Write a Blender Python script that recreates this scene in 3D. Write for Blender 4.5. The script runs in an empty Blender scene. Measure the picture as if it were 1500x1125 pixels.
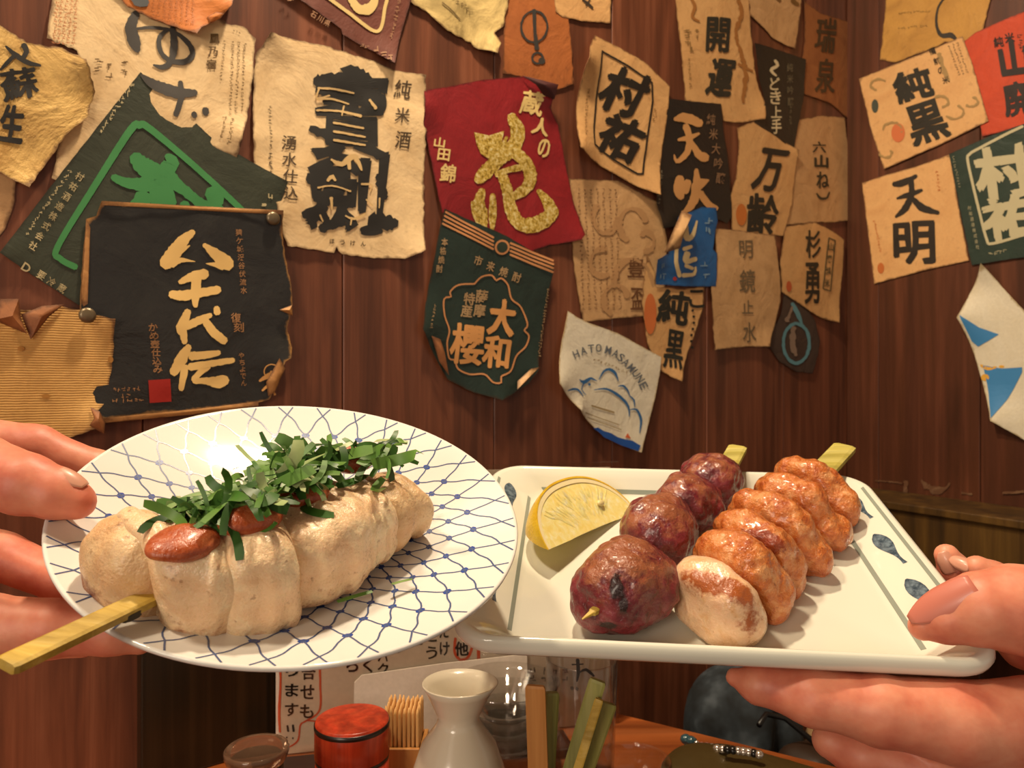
import bpy, bmesh, math, random
import numpy as np
from mathutils import Vector, Matrix
from mathutils.geometry import delaunay_2d_cdt

sc = bpy.context.scene
COL = sc.collection
F = 1100.0            # focal length in pixels of the 1500 px wide frame
H = 1.0               # eye height above the floor (m)

# ---------------------------------------------------------------- camera
cam = bpy.data.cameras.new('camera'); camo = bpy.data.objects.new('camera', cam); COL.objects.link(camo)
cam.sensor_width = 36.0; cam.lens = 36.0 * F / 1500.0; cam.clip_start = 0.02
camo.location = (0, 0, H); camo.rotation_euler = (math.pi / 2, 0, 0)
cam.dof.use_dof = True; cam.dof.focus_distance = 0.30; cam.dof.aperture_fstop = 24.0
sc.camera = camo

# ---------------------------------------------------------------- world, lamps, exposure
w = bpy.data.worlds.new('world'); sc.world = w; w.use_nodes = True
w.node_tree.nodes['Background'].inputs[0].default_value = (1.0, 0.80, 0.62, 1)
w.node_tree.nodes['Background'].inputs[1].default_value = 0.40

def lamp(name, loc, size, power, col, aim=None):
    l = bpy.data.lights.new(name, 'AREA'); l.shape = 'DISK'; l.size = size; l.energy = power; l.color = col
    o = bpy.data.objects.new(name, l); COL.objects.link(o); o.location = loc
    d = Vector(aim) - Vector(loc) if aim else Vector((0, 0, -1))
    o.rotation_euler = d.to_track_quat('-Z', 'Y').to_euler()
    return o
WARM = (1.0, 0.80, 0.56)
lamp('pendant_lamp_light', (-0.02, 0.45, H + 0.74), 0.05, 6.6, WARM, (-0.02, 0.42, H - 0.05))
lamp('ceiling_lamp_light', (-0.55, 0.0, H + 1.1), 0.16, 10.0, WARM, (0.1, 0.55, H - 0.1))
lamp('room_fill_light', (-0.7, -1.1, H + 0.25), 0.5, 8.0, (1.0, 0.84, 0.66), (0, 0.4, H - 0.1))  # added fill, kept low to brighten the menu and table under the dishes

sc.view_settings.view_transform = 'Standard'; sc.view_settings.look = 'None'
sc.view_settings.gamma = 1.0; sc.view_settings.use_curve_mapping = False
sc.view_settings.exposure = 0.0

# ---------------------------------------------------------------- helpers
rnd = random.Random(7)
def P(px, py, Y):
    """point seen at photo pixel (px, py) at depth Y"""
    return np.array([(px - 750) / F * Y, Y, H - (py - 562.5) / F * Y])
def lin(h):
    h = h.lstrip('#'); c = [int(h[i:i + 2], 16) / 255 for i in (0, 2, 4)]
    return tuple((x / 12.92 if x < .04045 else ((x + .055) / 1.055) ** 2.4) for x in c) + (1,)

class Plane:
    def __init__(s, O, du, dv):
        s.O = np.array(O, float); s.u = np.array(du, float) / np.linalg.norm(du)
        v = np.array(dv, float); v -= s.u * (v @ s.u); s.v = v / np.linalg.norm(v)
        s.n = np.cross(s.u, s.v)
        if s.n @ (np.array([0, 0, H]) - s.O) < 0: s.n = -s.n
    def uv(s, px, py, h=0.0):
        d = np.array([(px - 750) / F, 1, -(py - 562.5) / F]); C = np.array([0, 0, H])
        t = ((s.O + s.n * h - C) @ s.n) / (d @ s.n)
        p = C + d * t - s.O
        return p @ s.u, p @ s.v
    def at(s, px, py, h=0.0):
        u, v = s.uv(px, py, h); return s.pt(u, v, h)
    def pt(s, u, v, w=0.0):
        return s.O + s.u * u + s.v * v + s.n * w
    def pts(s, uvw):
        uvw = np.asarray(uvw, float); return s.O + np.outer(uvw[:, 0], s.u) + np.outer(uvw[:, 1], s.v) + np.outer(uvw[:, 2], s.n)

def link(name, me, mat=None, parent=None, origin=None, smooth=True):
    o = bpy.data.objects.new(name, me); COL.objects.link(o)
    if mat is not None: me.materials.append(mat)
    if smooth and len(me.polygons): me.polygons.foreach_set('use_smooth', [True] * len(me.polygons))
    if parent is not None: o.parent = parent
    return o
def mesh(name, verts, faces, mat=None, parent=None, smooth=True, origin=None, attrs=None):
    """verts in world coordinates; the object's origin goes to the piece's own centre"""
    V = np.asarray(verts, float)
    c = V.mean(0) if origin is None else np.array(origin, float)
    me = bpy.data.meshes.new(name)
    me.from_pydata((V - c).tolist(), [], [tuple(int(i) for i in f) for f in faces]); me.update()
    if attrs:
        for k, a in attrs.items():
            at = me.attributes.new(k, 'FLOAT', 'POINT'); at.data.foreach_set('value', np.asarray(a, np.float32))
    o = link(name, me, mat, parent, smooth=smooth)
    o.location = c - (np.array(base_loc(parent)) if parent is not None else 0)
    return o
def base_loc(p):
    v = Vector((0, 0, 0))
    while p is not None: v = v + Vector(p.location); p = p.parent
    return v
def tag(o, label, cat, group=None, kind=None):
    o['label'] = label; o['category'] = cat
    if group: o['group'] = group
    if kind: o['kind'] = kind
    return o
def thing(name, loc, label, cat, group=None):
    o = bpy.data.objects.new(name, None); COL.objects.link(o); o.location = loc; o.empty_display_size = .02
    return tag(o, label, cat, group)
def struct(o): o['kind'] = 'structure'; return o

def grid3(lo, hi, h):
    n = np.ceil((np.array(hi) - lo) / h).astype(int) + 1
    ax = [lo[i] + h * np.arange(n[i]) for i in range(3)]
    return np.stack(np.meshgrid(*ax, indexing='ij'), -1)
def snets(Fv, lo, h):
    """surface nets on a grid of signed distances"""
    ins = Fv < 0; n = np.array(Fv.shape)
    cn = n - 1; cnt = np.zeros(cn, int); acc = np.zeros(tuple(cn) + (3,)); num = np.zeros(cn)
    for dx in (0, 1):
        for dy in (0, 1):
            for dz in (0, 1): cnt += ins[dx:dx + cn[0], dy:dy + cn[1], dz:dz + cn[2]]
    for a in range(3):
        oth = [b for b in range(3) if b != a]
        for i in (0, 1):
            for j in (0, 1):
                off = [0, 0, 0]; off[oth[0]] = i; off[oth[1]] = j
                o2 = list(off); o2[a] = 1
                A = Fv[off[0]:off[0] + cn[0], off[1]:off[1] + cn[1], off[2]:off[2] + cn[2]]
                B = Fv[o2[0]:o2[0] + cn[0], o2[1]:o2[1] + cn[1], o2[2]:o2[2] + cn[2]]
                m = (A < 0) != (B < 0)
                t = np.where(m, A / np.where(m, A - B, 1), 0)
                for b in range(3):
                    acc[..., b] += m * (t if b == a else off[b])
                num += m
    mix = (cnt > 0) & (cnt < 8)
    idx = -np.ones(cn, int); idx[mix] = np.arange(mix.sum())
    cells = np.argwhere(mix)
    V = lo + h * (cells + acc[mix] / num[mix][:, None])
    faces = []
    for a in range(3):
        b, c = [(1, 2), (2, 0), (0, 1)][a]
        sl0 = [slice(1, -1)] * 3; sl0[a] = slice(0, -1)
        sl1 = [slice(1, -1)] * 3; sl1[a] = slice(1, None)
        A = ins[tuple(sl0)]; B = ins[tuple(sl1)]
        e = np.argwhere(A != B); e2 = e + 1; e2[:, a] = e[:, a]
        ok = (e2 < cn).all(1); fl = A[tuple(e.T)][ok]; e2 = e2[ok]
        def g(db, dc):
            q = e2.copy(); q[:, b] -= db; q[:, c] -= dc; return idx[tuple(q.T)]
        q = np.stack([g(0, 0), g(1, 0), g(1, 1), g(0, 1)], 1)
        q[~fl] = q[~fl][:, ::-1]; faces.append(q)
    Q = np.concatenate(faces); return V, Q[(Q >= 0).all(1)]
def smin(a, b, k):
    hh = np.clip(.5 + .5 * (b - a) / k, 0, 1); return b * (1 - hh) + a * hh - k * hh * (1 - hh)
def cap(p, a, b, ra, rb):
    a = np.asarray(a); b = np.asarray(b); ab = b - a; L2 = max(ab @ ab, 1e-12)
    t = np.clip(((p - a) @ ab) / L2, 0, 1)
    return np.linalg.norm(p - (a + t[..., None] * ab), axis=-1) - (ra + (rb - ra) * t)
def chain(pts):
    """pts: list of (point, radius)"""
    def f(p):
        d = None
        for (a, ra), (b, rb) in zip(pts[:-1], pts[1:]):
            x = cap(p, a, b, ra, rb); d = x if d is None else smin(d, x, .0025)
        return d
    L = np.array([q[0] for q in pts]); R = max(q[1] for q in pts)
    f.lo = L.min(0) - R; f.hi = L.max(0) + R; return f
def superell(c, R, rad, n=2.0):
    """R rows = local axes"""
    c = np.asarray(c); R = np.asarray(R); rad = np.asarray(rad)
    def f(p):
        q = np.abs(((p - c) @ R.T)) / rad
        k = (q ** n).sum(-1) ** (1 / n)
        return (k - 1) * rad.min() * .5 + (k - 1) * rad.mean() * .5
    m = rad.max(); f.lo = c - m * 1.05; f.hi = c + m * 1.05; return f
def hashn(i):
    i = (i.astype(np.int64) * np.array([73856093, 19349663, 83492791])).sum(-1)
    i = (i ^ (i >> 13)) * 1274126177; i = i ^ (i >> 16); return (i & 0xffff) / 65535.0
def vnoise(p, s=1.0, seed=0):
    p = np.asarray(p) * s + seed * 17.31 + 1000; i = np.floor(p).astype(np.int64); f = p - i; f = f * f * (3 - 2 * f)
    r = 0
    for dx in (0, 1):
        for dy in (0, 1):
            for dz in (0, 1):
                wgt = (f[..., 0] if dx else 1 - f[..., 0]) * (f[..., 1] if dy else 1 - f[..., 1]) * (f[..., 2] if dz else 1 - f[..., 2])
                r = r + wgt * hashn(i + np.array([dx, dy, dz]))
    return r * 2 - 1
def field(fs, k):
    def f(p):
        d = None
        for g in fs:
            x = g(p); d = x if d is None else smin(d, x, k)
        return d
    f.lo = np.min([g.lo for g in fs], 0); f.hi = np.max([g.hi for g in fs], 0); return f
def sdf_mesh(name, f, h, mat, parent=None, disp=None, extra=None, origin=None):
    lo = f.lo - 2.5 * h - .002; hi = f.hi + 2.5 * h + .002
    G = grid3(lo, hi, h); V, Q = snets(f(G), lo, h)
    for _ in range(2):   # settle the vertices on the surface
        g = grad(f, V, h * .5); V = V - g * f(V)[:, None] * .8
    if disp is not None: V = V + grad(f, V, h * .5) * disp(V)[:, None]
    attrs = {k: a(V) for k, a in extra.items()} if extra else None
    return mesh(name, V, Q, mat, parent, attrs=attrs, origin=origin)
def grad(f, V, e):
    g = np.stack([f(V + np.eye(3)[i] * e) - f(V - np.eye(3)[i] * e) for i in range(3)], -1)
    return g / np.maximum(np.linalg.norm(g, axis=-1, keepdims=True), 1e-9)

def box_verts(c, ax, half):
    c = np.asarray(c); V = []
    for s in ((-1, -1, -1), (1, -1, -1), (1, 1, -1), (-1, 1, -1), (-1, -1, 1), (1, -1, 1), (1, 1, 1), (-1, 1, 1)):
        V.append(c + sum(np.asarray(a) * h_ * t for a, h_, t in zip(ax, half, s)))
    return V
BOXF = [(0, 3, 2, 1), (4, 5, 6, 7), (0, 1, 5, 4), (1, 2, 6, 5), (2, 3, 7, 6), (3, 0, 4, 7)]
def box(name, c, ax, half, mat, parent=None, bevel=0.0, seg=2):
    o = mesh(name, box_verts(c, ax, half), BOXF, mat, parent, smooth=False)
    if bevel:
        bm = bmesh.new(); bm.from_mesh(o.data); bmesh.ops.recalc_face_normals(bm, faces=bm.faces)
        bmesh.ops.bevel(bm, geom=bm.edges[:], offset=bevel, segments=seg, affect='EDGES', profile=.5)
        bm.to_mesh(o.data); bm.free()
    else:
        bm = bmesh.new(); bm.from_mesh(o.data); bmesh.ops.recalc_face_normals(bm, faces=bm.faces); bm.to_mesh(o.data); bm.free()
    return o
XYZ = np.eye(3)
def lathe(name, c, prof, mat, parent=None, n=48, closed=False, sx=1, sy=1):
    """prof: (radius, z) from the bottom to the top"""
    V = []; Fc = []
    for r, z in prof:
        for j in range(n):
            a = 2 * math.pi * j / n; V.append((c[0] + r * math.cos(a) * sx, c[1] + r * math.sin(a) * sy, c[2] + z))
    m = len(prof)
    for i in range(m if closed else m - 1):
        for j in range(n):
            a, b = i * n + j, i * n + (j + 1) % n; c2, d = ((i + 1) % m) * n + (j + 1) % n, ((i + 1) % m) * n + j
            Fc.append((a, b, c2, d))
    if not closed:
        Fc.append(tuple(range(n))[::-1]); Fc.append(tuple((m - 1) * n + j for j in range(n)))
    return mesh(name, V, Fc, mat, parent, origin=c)
def tube(name, pts, rad, mat, parent=None, n=8):
    pts = [np.asarray(p, float) for p in pts]; V = []; Fc = []
    up = np.array([0.13, 0.2, 1.0])
    for i, p in enumerate(pts):
        t = pts[min(i + 1, len(pts) - 1)] - pts[max(i - 1, 0)]; t /= np.linalg.norm(t)
        a = np.cross(t, up); a /= np.linalg.norm(a); b = np.cross(t, a); r = rad[i] if hasattr(rad, '__len__') else rad
        for j in range(n):
            q = 2 * math.pi * j / n; V.append(p + r * (a * math.cos(q) + b * math.sin(q)))
    for i in range(len(pts) - 1):
        for j in range(n): Fc.append((i * n + j, i * n + (j + 1) % n, (i + 1) * n + (j + 1) % n, (i + 1) * n + j))
    Fc.append(tuple(range(n))[::-1]); Fc.append(tuple((len(pts) - 1) * n + j for j in range(n)))
    return mesh(name, V, Fc, mat, parent)

# ---------------------------------------------------------------- materials
class NT:
    def __init__(s, name):
        s.m = bpy.data.materials.new(name); s.m.use_nodes = True; s.t = s.m.node_tree; s.b = s.t.nodes['Principled BSDF']
    def n(s, typ, **kw):
        x = s.t.nodes.new(typ)
        for k, v in kw.items():
            if k.startswith('_'): setattr(x, k[1:], v)
            else:
                key = k.replace('__', ' ')
                x.inputs[key].default_value = v
        return x
    def l(s, a, b): s.t.links.new(a, b)
    def coord(s, scale=(1, 1, 1), kind='Object'):
        c = s.n('ShaderNodeTexCoord'); mp = s.n('ShaderNodeMapping'); mp.inputs['Scale'].default_value = scale
        s.l(c.outputs[kind], mp.inputs[0]); return mp.outputs[0]
    def noise(s, co, scale, detail=4, rough=.6, dist=0):
        x = s.n('ShaderNodeTexNoise'); x.inputs['Scale'].default_value = scale; x.inputs['Detail'].default_value = detail
        x.inputs['Roughness'].default_value = rough; x.inputs['Distortion'].default_value = dist; s.l(co, x.inputs['Vector']); return x.outputs['Fac']
    def ramp(s, fac, stops):
        r = s.n('ShaderNodeValToRGB'); cr = r.color_ramp
        while len(cr.elements) < len(stops): cr.elements.new(.5)
        for e, (p, c) in zip(cr.elements, stops): e.position = p; e.color = c if len(c) == 4 else tuple(c) + (1,)
        s.l(fac, r.inputs[0]); return r.outputs[0]
    def mix(s, fac, a, b, mode='MIX'):
        x = s.n('ShaderNodeMix'); x.data_type = 'RGBA'; x.blend_type = mode
        if hasattr(fac, 'is_linked') or hasattr(fac, 'node'): s.l(fac, x.inputs[0])
        else: x.inputs[0].default_value = fac
        for v, i in ((a, 6), (b, 7)):
            if hasattr(v, 'node'): s.l(v, x.inputs[i])
            else: x.inputs[i].default_value = v
        return x.outputs[2]
    def math(s, op, a, b=0.0):
        x = s.n('ShaderNodeMath'); x.operation = op
        for v, i in ((a, 0), (b, 1)):
            if hasattr(v, 'node'): s.l(v, x.inputs[i])
            else: x.inputs[i].default_value = v
        return x.outputs[0]
    def attr(s, name):
        x = s.n('ShaderNodeAttribute'); x.attribute_name = name; return x.outputs['Fac']
    def bump(s, h, strength, dist=.001):
        x = s.n('ShaderNodeBump'); x.inputs['Strength'].default_value = strength; x.inputs['Distance'].default_value = dist
        s.l(h, x.inputs['Height']); s.l(x.outputs[0], s.b.inputs['Normal'])
    def base(s, c):
        if hasattr(c, 'node'): s.l(c, s.b.inputs['Base Color'])
        else: s.b.inputs['Base Color'].default_value = c
    def set(s, **kw):
        for k, v in kw.items():
            i = s.b.inputs[k.replace('__', ' ')]
            if hasattr(v, 'node'): s.l(v, i)
            else: i.default_value = v
        return s
BW = [(0, (0, 0, 0)), (1, (1, 1, 1))]
def sc_ramp(nt, fac, lo, hi): return nt.ramp(fac, [(lo, (0, 0, 0)), (hi, (1, 1, 1))])
def plain(name, col, rough=.5, **kw):
    nt = NT(name); nt.base(lin(col) if isinstance(col, str) else col); nt.set(Roughness=rough, **kw); return nt.m
def wood(name, c1, c2, c3, axis='z', rough=.42, gs=1.0, bump=.25):
    nt = NT(name); s = [60, 60, 60]; s['xyz'.index(axis)] = 2.2
    co = nt.coord(tuple(x * gs for x in s))
    n1 = nt.noise(co, 1.0, 5, .65, .6); co2 = nt.coord(tuple((x * .22 if x > 10 else x * .8) * gs for x in s)); n2 = nt.noise(co2, 1.0, 3, .5, 1.4)
    c = nt.ramp(n1, [(.30, lin(c1)), (.52, lin(c2)), (.72, lin(c3))])
    d = nt.ramp(n2, [(.35, (.62, .6, .58)), (.62, (1.12, 1.1, 1.08))])
    nt.base(nt.mix(1.0, c, d, 'MULTIPLY')); nt.set(Roughness=rough); nt.bump(n1, bump, .0006); return nt.m
def paper(name, col, stain, amt=.5, rough=.62, edge='5a3418', edge_amt=1.0, rib=False, bump=.35, spots=.5):
    nt = NT(name); co = nt.coord((1, 1, 1))
    a = nt.noise(co, 26, 5, .65, .8); b = nt.noise(co, 120, 4, .6, .3); c = nt.noise(co, 420, 2, .5)
    base = nt.mix(nt.math('MULTIPLY', sc_ramp(nt, a, .42, .72), amt), lin(col), lin(stain))
    base = nt.mix(nt.math('MULTIPLY', sc_ramp(nt, b, .60, .76), spots * .6), base, lin(edge))
    ed = nt.math('ADD', nt.attr('edge'), nt.math('MULTIPLY', nt.math('SUBTRACT', b, .5), .9))
    base = nt.mix(nt.math('MULTIPLY', sc_ramp(nt, nt.math('SUBTRACT', 1.0, ed), .68, 1.15), edge_amt * .8), base, lin(edge))
    base = nt.mix(.12, base, nt.ramp(c, [(.3, (.4, .4, .4)), (.7, (1, 1, 1))]), 'MULTIPLY')
    nt.base(base); nt.set(Roughness=rough)
    hgt = nt.math('ADD', nt.math('MULTIPLY', a, 1.2), nt.math('MULTIPLY', b, .35))
    if rib:
        wv = nt.n('ShaderNodeTexWave'); wv.bands_direction = 'Z'; wv.inputs['Scale'].default_value = 210; wv.inputs['Distortion'].default_value = 1.2
        wv.inputs['Detail'].default_value = 1; nt.l(co, wv.inputs['Vector'])
        hgt = nt.math('ADD', hgt, nt.math('MULTIPLY', wv.outputs['Fac'], .22))
    nt.bump(hgt, bump, .0022); return nt.m
# ================================================================ setting
LW = Plane((-0.127, 0.56, H), (0.809, 0.588, 0), (0, 0, 1))
corner = LW.pt(0.688, 0)
RW = Plane((corner[0], corner[1], H), (0.5, -0.866, 0), (0, 0, 1))
TZ = H - 0.25          # table top height
m_plank = wood('red_brown_wall_planks', '623724', '7b472f', '8f583e', 'z', .45, 1.7, .12)
m_plank2 = wood('dark_brown_wall_planks', '43240f', '58301d', '6c3e29', 'z', .42)
m_rail = wood('olive_brown_rail_wood', '38260c', '523914', '684c1e', 'z', .5)
m_joint = plain('dark_joint', '32180c', .8)
def planks(pl, cuts, v0, v1, wallname, mat, parent):
    for i, (a, b) in enumerate(zip(cuts[:-1], cuts[1:])):
        box('plank', pl.pt((a + b) / 2, (v0 + v1) / 2, -.006 + .0004 * math.sin(i * 2.3)), (pl.u, pl.v, pl.n), ((b - a) / 2 - .0003, (v1 - v0) / 2, .006), mat, parent, bevel=.0007, seg=1)
wl = struct(box('wall_left', LW.pt(-.26, .25, -.031), (LW.u, LW.v, LW.n), (.95, 1.25, .019), m_joint))
planks(LW, [-.42, -.27, -.135, 0.001, .138, .276, .414, .552, .690], -.95, .75, 'wall_left', m_plank, wl)
wr = struct(box('wall_right', RW.pt(.30, .25, -.031), (RW.u, RW.v, RW.n), (.33, 1.25, .019), m_joint))
planks(RW, [0.0, .045, .165, .285, .405, .525], -.95, .75, 'wall_right', m_plank2, wr)
m_floor = wood('dark_floor_wood', '20140c', '2f1d12', '402a1a', 'x', .5)
struct(box('floor', (0.2, 0, -.03), XYZ, (2.5, 2.5, .03), m_floor))
struct(box('ceiling', (0.2, 0, 2.43), XYZ, (2.5, 2.5, .03), plain('cream_ceiling', 'b9a07c', .8)))
# rail along the right wall
rv = -.130
rl = struct(box('trim_1', RW.pt(.30, rv - .003, .043), (RW.u, RW.v, RW.n), (.30, .004, .0425), m_rail, bevel=.001))
struct(box('trim_2', RW.pt(.30, rv - .069, .040), (RW.u, RW.v, RW.n), (.30, .0615, .0415), m_rail, bevel=.001))
m_plaster = paper('chipped_pale_plaster', '8a6a4c', '3a2113', .9, .8)

# ================================================================ writing tools
_gc = {}
def glyph(ch, bold):
    k = (ch, round(bold, 3))
    if k in _gc: return _gc[k]
    cu = bpy.data.curves.new('glyph', 'FONT'); cu.body = ch; cu.resolution_u = 3; cu.offset = bold
    o = bpy.data.objects.new('glyph', cu); COL.objects.link(o); me = o.to_mesh()
    V = np.array([v.co[:2] for v in me.vertices]) if len(me.vertices) else np.zeros((0, 2)); T = [tuple(p.vertices) for p in me.polygons]
    if len(V):
        lo, hi = V.min(0), V.max(0)
        V = (V - (lo + hi) / 2) / max(hi - lo); asp = (hi - lo) / max(hi - lo)
    else: asp = (1, 1)
    o.to_mesh_clear(); bpy.data.objects.remove(o); bpy.data.curves.remove(cu)
    _gc[k] = (V, T, asp); return _gc[k]
class Ink:
    """writing in photo pixels, later laid on a surface"""
    def __init__(s): s.V = []; s.F = []; s.cut = []
    def new(s): s.cut.append(len(s.F))
    def add(s, V, Fc):
        n = len(s.V); s.V += [tuple(v) for v in V]; s.F += [tuple(i + n for i in f) for f in Fc]
    def ch(s, c, x, y, w, h=None, rot=0, bold=.012, shear=0, rag=0.0, first=True, key=None):
        kx, ky = key or (x, y)
        if first and w >= 19: s.new()
        if bold > .014 and w >= 8:
            d = (bold - .008) * w * .85
            for dx, dy in ((-d, -d * .5), (d, d * .5), (-d * .4, d), (d * .4, -d)): s.ch(c, x + dx, y + dy, w, h, rot, .008, shear, rag, False, (x, y))
            return
        V, T, asp = glyph(c, bold)
        if not len(V): return
        h = w if h is None else h
        Q = V / np.array([max(asp[0], .6), max(asp[1], .6)])
        X = Q[:, 0] * w; Yv = -Q[:, 1] * h; X = X + shear * Yv
        if rag:
            n1 = vnoise(np.stack([X * .11 + kx, Yv * .11 + ky, 0 * X], 1), 1.0); n2 = vnoise(np.stack([X * .11 + ky, Yv * .11 + kx, 0 * X + 5], 1), 1.0)
            X = X + n1 * rag; Yv = Yv + n2 * rag
        a = math.radians(rot); ca, sa = math.cos(a), math.sin(a)
        s.add(np.stack([x + X * ca - Yv * sa, y + X * sa + Yv * ca], 1), T)
    def col(s, txt, x0, y0, x1, y1, w, h=None, **kw):
        """a column of characters from (x0,y0) to (x1,y1)"""
        n = len(txt)
        for i, c in enumerate(txt):
            t = i / max(n - 1, 1); s.ch(c, x0 + (x1 - x0) * t, y0 + (y1 - y0) * t, w, h, **kw)
    def br(s, pts, wob=.10, seed=0):
        """brush stroke, pts = (x, y, width)"""
        pts = np.array(pts, float); n = len(pts); S = []
        for i in range(n - 1):
            p0, p1, p2, p3 = pts[max(i - 1, 0)], pts[i], pts[i + 1], pts[min(i + 2, n - 1)]
            m = max(2, int(np.hypot(*(p2 - p1)[:2]) / 3))
            for t in np.linspace(0, 1, m, endpoint=(i == n - 2)):
                S.append(.5 * ((2 * p1) + (-p0 + p2) * t + (2 * p0 - 5 * p1 + 4 * p2 - p3) * t * t + (-p0 + 3 * p1 - 3 * p2 + p3) * t ** 3))
        S = np.array(S); D = np.gradient(S[:, :2], axis=0); D /= np.maximum(np.hypot(D[:, 0], D[:, 1]), 1e-6)[:, None]
        N = np.stack([-D[:, 1], D[:, 0]], 1); r = random.Random(int(pts[0, 0] * 7 + pts[0, 1] * 13 + seed))
        S[:, 2] = np.maximum(S[:, 2], .4)
        # rounded ends
        def end(i, sg):
            p = S[i, :2] + sg * D[i] * S[i, 2] * .32; return np.array([p[0], p[1], S[i, 2] * .5])
        S2 = np.vstack([end(0, -1), S, end(-1, 1)]); N2 = np.vstack([N[0], N, N[-1]])
        wl_ = S2[:, 2] / 2 * (1 + wob * np.array([r.uniform(-1, 1) for _ in S2])); wr_ = S2[:, 2] / 2 * (1 + wob * np.array([r.uniform(-1, 1) for _ in S2]))
        V = np.vstack([S2[:, :2] + N2 * wl_[:, None], S2[:, :2] - N2 * wr_[:, None]]); m = len(S2)
        s.add(V, [(i, i + 1, m + i + 1, m + i) for i in range(m - 1)])
    def ln(s, x0, y0, x1, y1, w): s.br([(x0, y0, w), ((x0 + x1) / 2, (y0 + y1) / 2, w), (x1, y1, w)], .03)
    def loop(s, pts, w, wob=.04):
        s.br([(x, y, w) for x, y in pts] + [(pts[0][0], pts[0][1], w)], wob)
    def poly(s, pts): s.add(pts, [tuple(range(len(pts)))])
    def disc(s, x, y, rx, ry=None):
        ry = ry or rx; s.poly([(x + rx * math.cos(a), y + ry * math.sin(a)) for a in np.linspace(0, 2 * math.pi, 17)[:-1]])
    def tiny(s, x0, y0, x1, y1, w, step=None, seed=1):
        """worn print too small to read: clumps of strokes along a column"""
        L = math.hypot(x1 - x0, y1 - y0); step = step or w * 1.25; r = random.Random(int(x0 * 3 + y0 * 5 + seed)); n = int(L / step)
        for i in range(n):
            t = (i + .5) / n; cx, cy = x0 + (x1 - x0) * t, y0 + (y1 - y0) * t
            for _ in range(3):
                a, b = r.uniform(-.42, .42) * w, r.uniform(-.42, .42) * w
                if r.random() < .5: s.br([(cx + a - w * .3, cy + b, w * .17), (cx + a + w * .3, cy + b, w * .17)], 0)
                else: s.br([(cx + a, cy + b - w * .3, w * .17), (cx + a, cy + b + w * .3, w * .17)], 0)
def ink_mesh(name, ink, uvf, wf, pl, mat, parent, off=.00050, maxe=.0055):
    """lay writing (pixels) on the surface w = wf(u, v) of plane pl"""
    if not ink.V: return None
    UV = [uvf(x, y) for x, y in ink.V]
    bm = bmesh.new(); vs = [bm.verts.new((u, v, 0)) for u, v in UV]
    for f in ink.F:
        try: bm.faces.new([vs[i] for i in f])
        except ValueError: pass
    bmesh.ops.triangulate(bm, faces=bm.faces[:])
    for _ in range(2):
        le = [e for e in bm.edges if e.calc_length() > maxe]
        if not le: break
        bmesh.ops.subdivide_edges(bm, edges=le, cuts=1 if _ else 2, use_grid_fill=False)
        bmesh.ops.triangulate(bm, faces=bm.faces[:])
    bm.verts.index_update()
    A = np.array([v.co[:] for v in bm.verts]); Fc = [tuple(v.index for v in f.verts) for f in bm.faces]; bm.free()
    # make all faces look towards the room
    a, b, c = (A[[f[i] for f in Fc]][:, :2] for i in range(3))
    ar = (b[:, 0] - a[:, 0]) * (c[:, 1] - a[:, 1]) - (b[:, 1] - a[:, 1]) * (c[:, 0] - a[:, 0])
    sgn = np.sign(np.cross(pl.u, pl.v) @ pl.n)
    Fc = [f if s_ * sgn > 0 else f[::-1] for f, s_ in zip(Fc, ar)]
    A[:, 2] = wf(A[:, 0], A[:, 1]) + off
    return mesh(name, pl.pts(A), Fc, mat, parent, smooth=False)

def ragged(poly, amp, seed, step=6.0, mask=None):
    """poly in pixels -> dense outline with a torn edge"""
    out = []; n = len(poly)
    for i in range(n):
        a, b = np.array(poly[i], float), np.array(poly[(i + 1) % n], float); L = np.hypot(*(b - a)); m = max(1, int(L / step)); nn = np.array([-(b - a)[1], (b - a)[0]]) / max(L, 1e-6)
        for k in range(m):
            t = k / m; p = a + (b - a) * t; q = 0.0 if k == 0 else amp * (vnoise(np.array([[p[0] * .15, p[1] * .15, seed]]))[0] + .6 * vnoise(np.array([[p[0] * .5, p[1] * .5, seed + 9]]))[0])
            out.append(p + nn * q)
    return out
ink_mats = {}
def inkm(c, rough=.6, metal=0):
    k = (c, rough, metal)
    if k not in ink_mats:
        nt = NT('ink_' + c); nt.base(lin(c)); nt.set(Roughness=rough, Metallic=metal); ink_mats[k] = nt.m
    return ink_mats[k]
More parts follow.
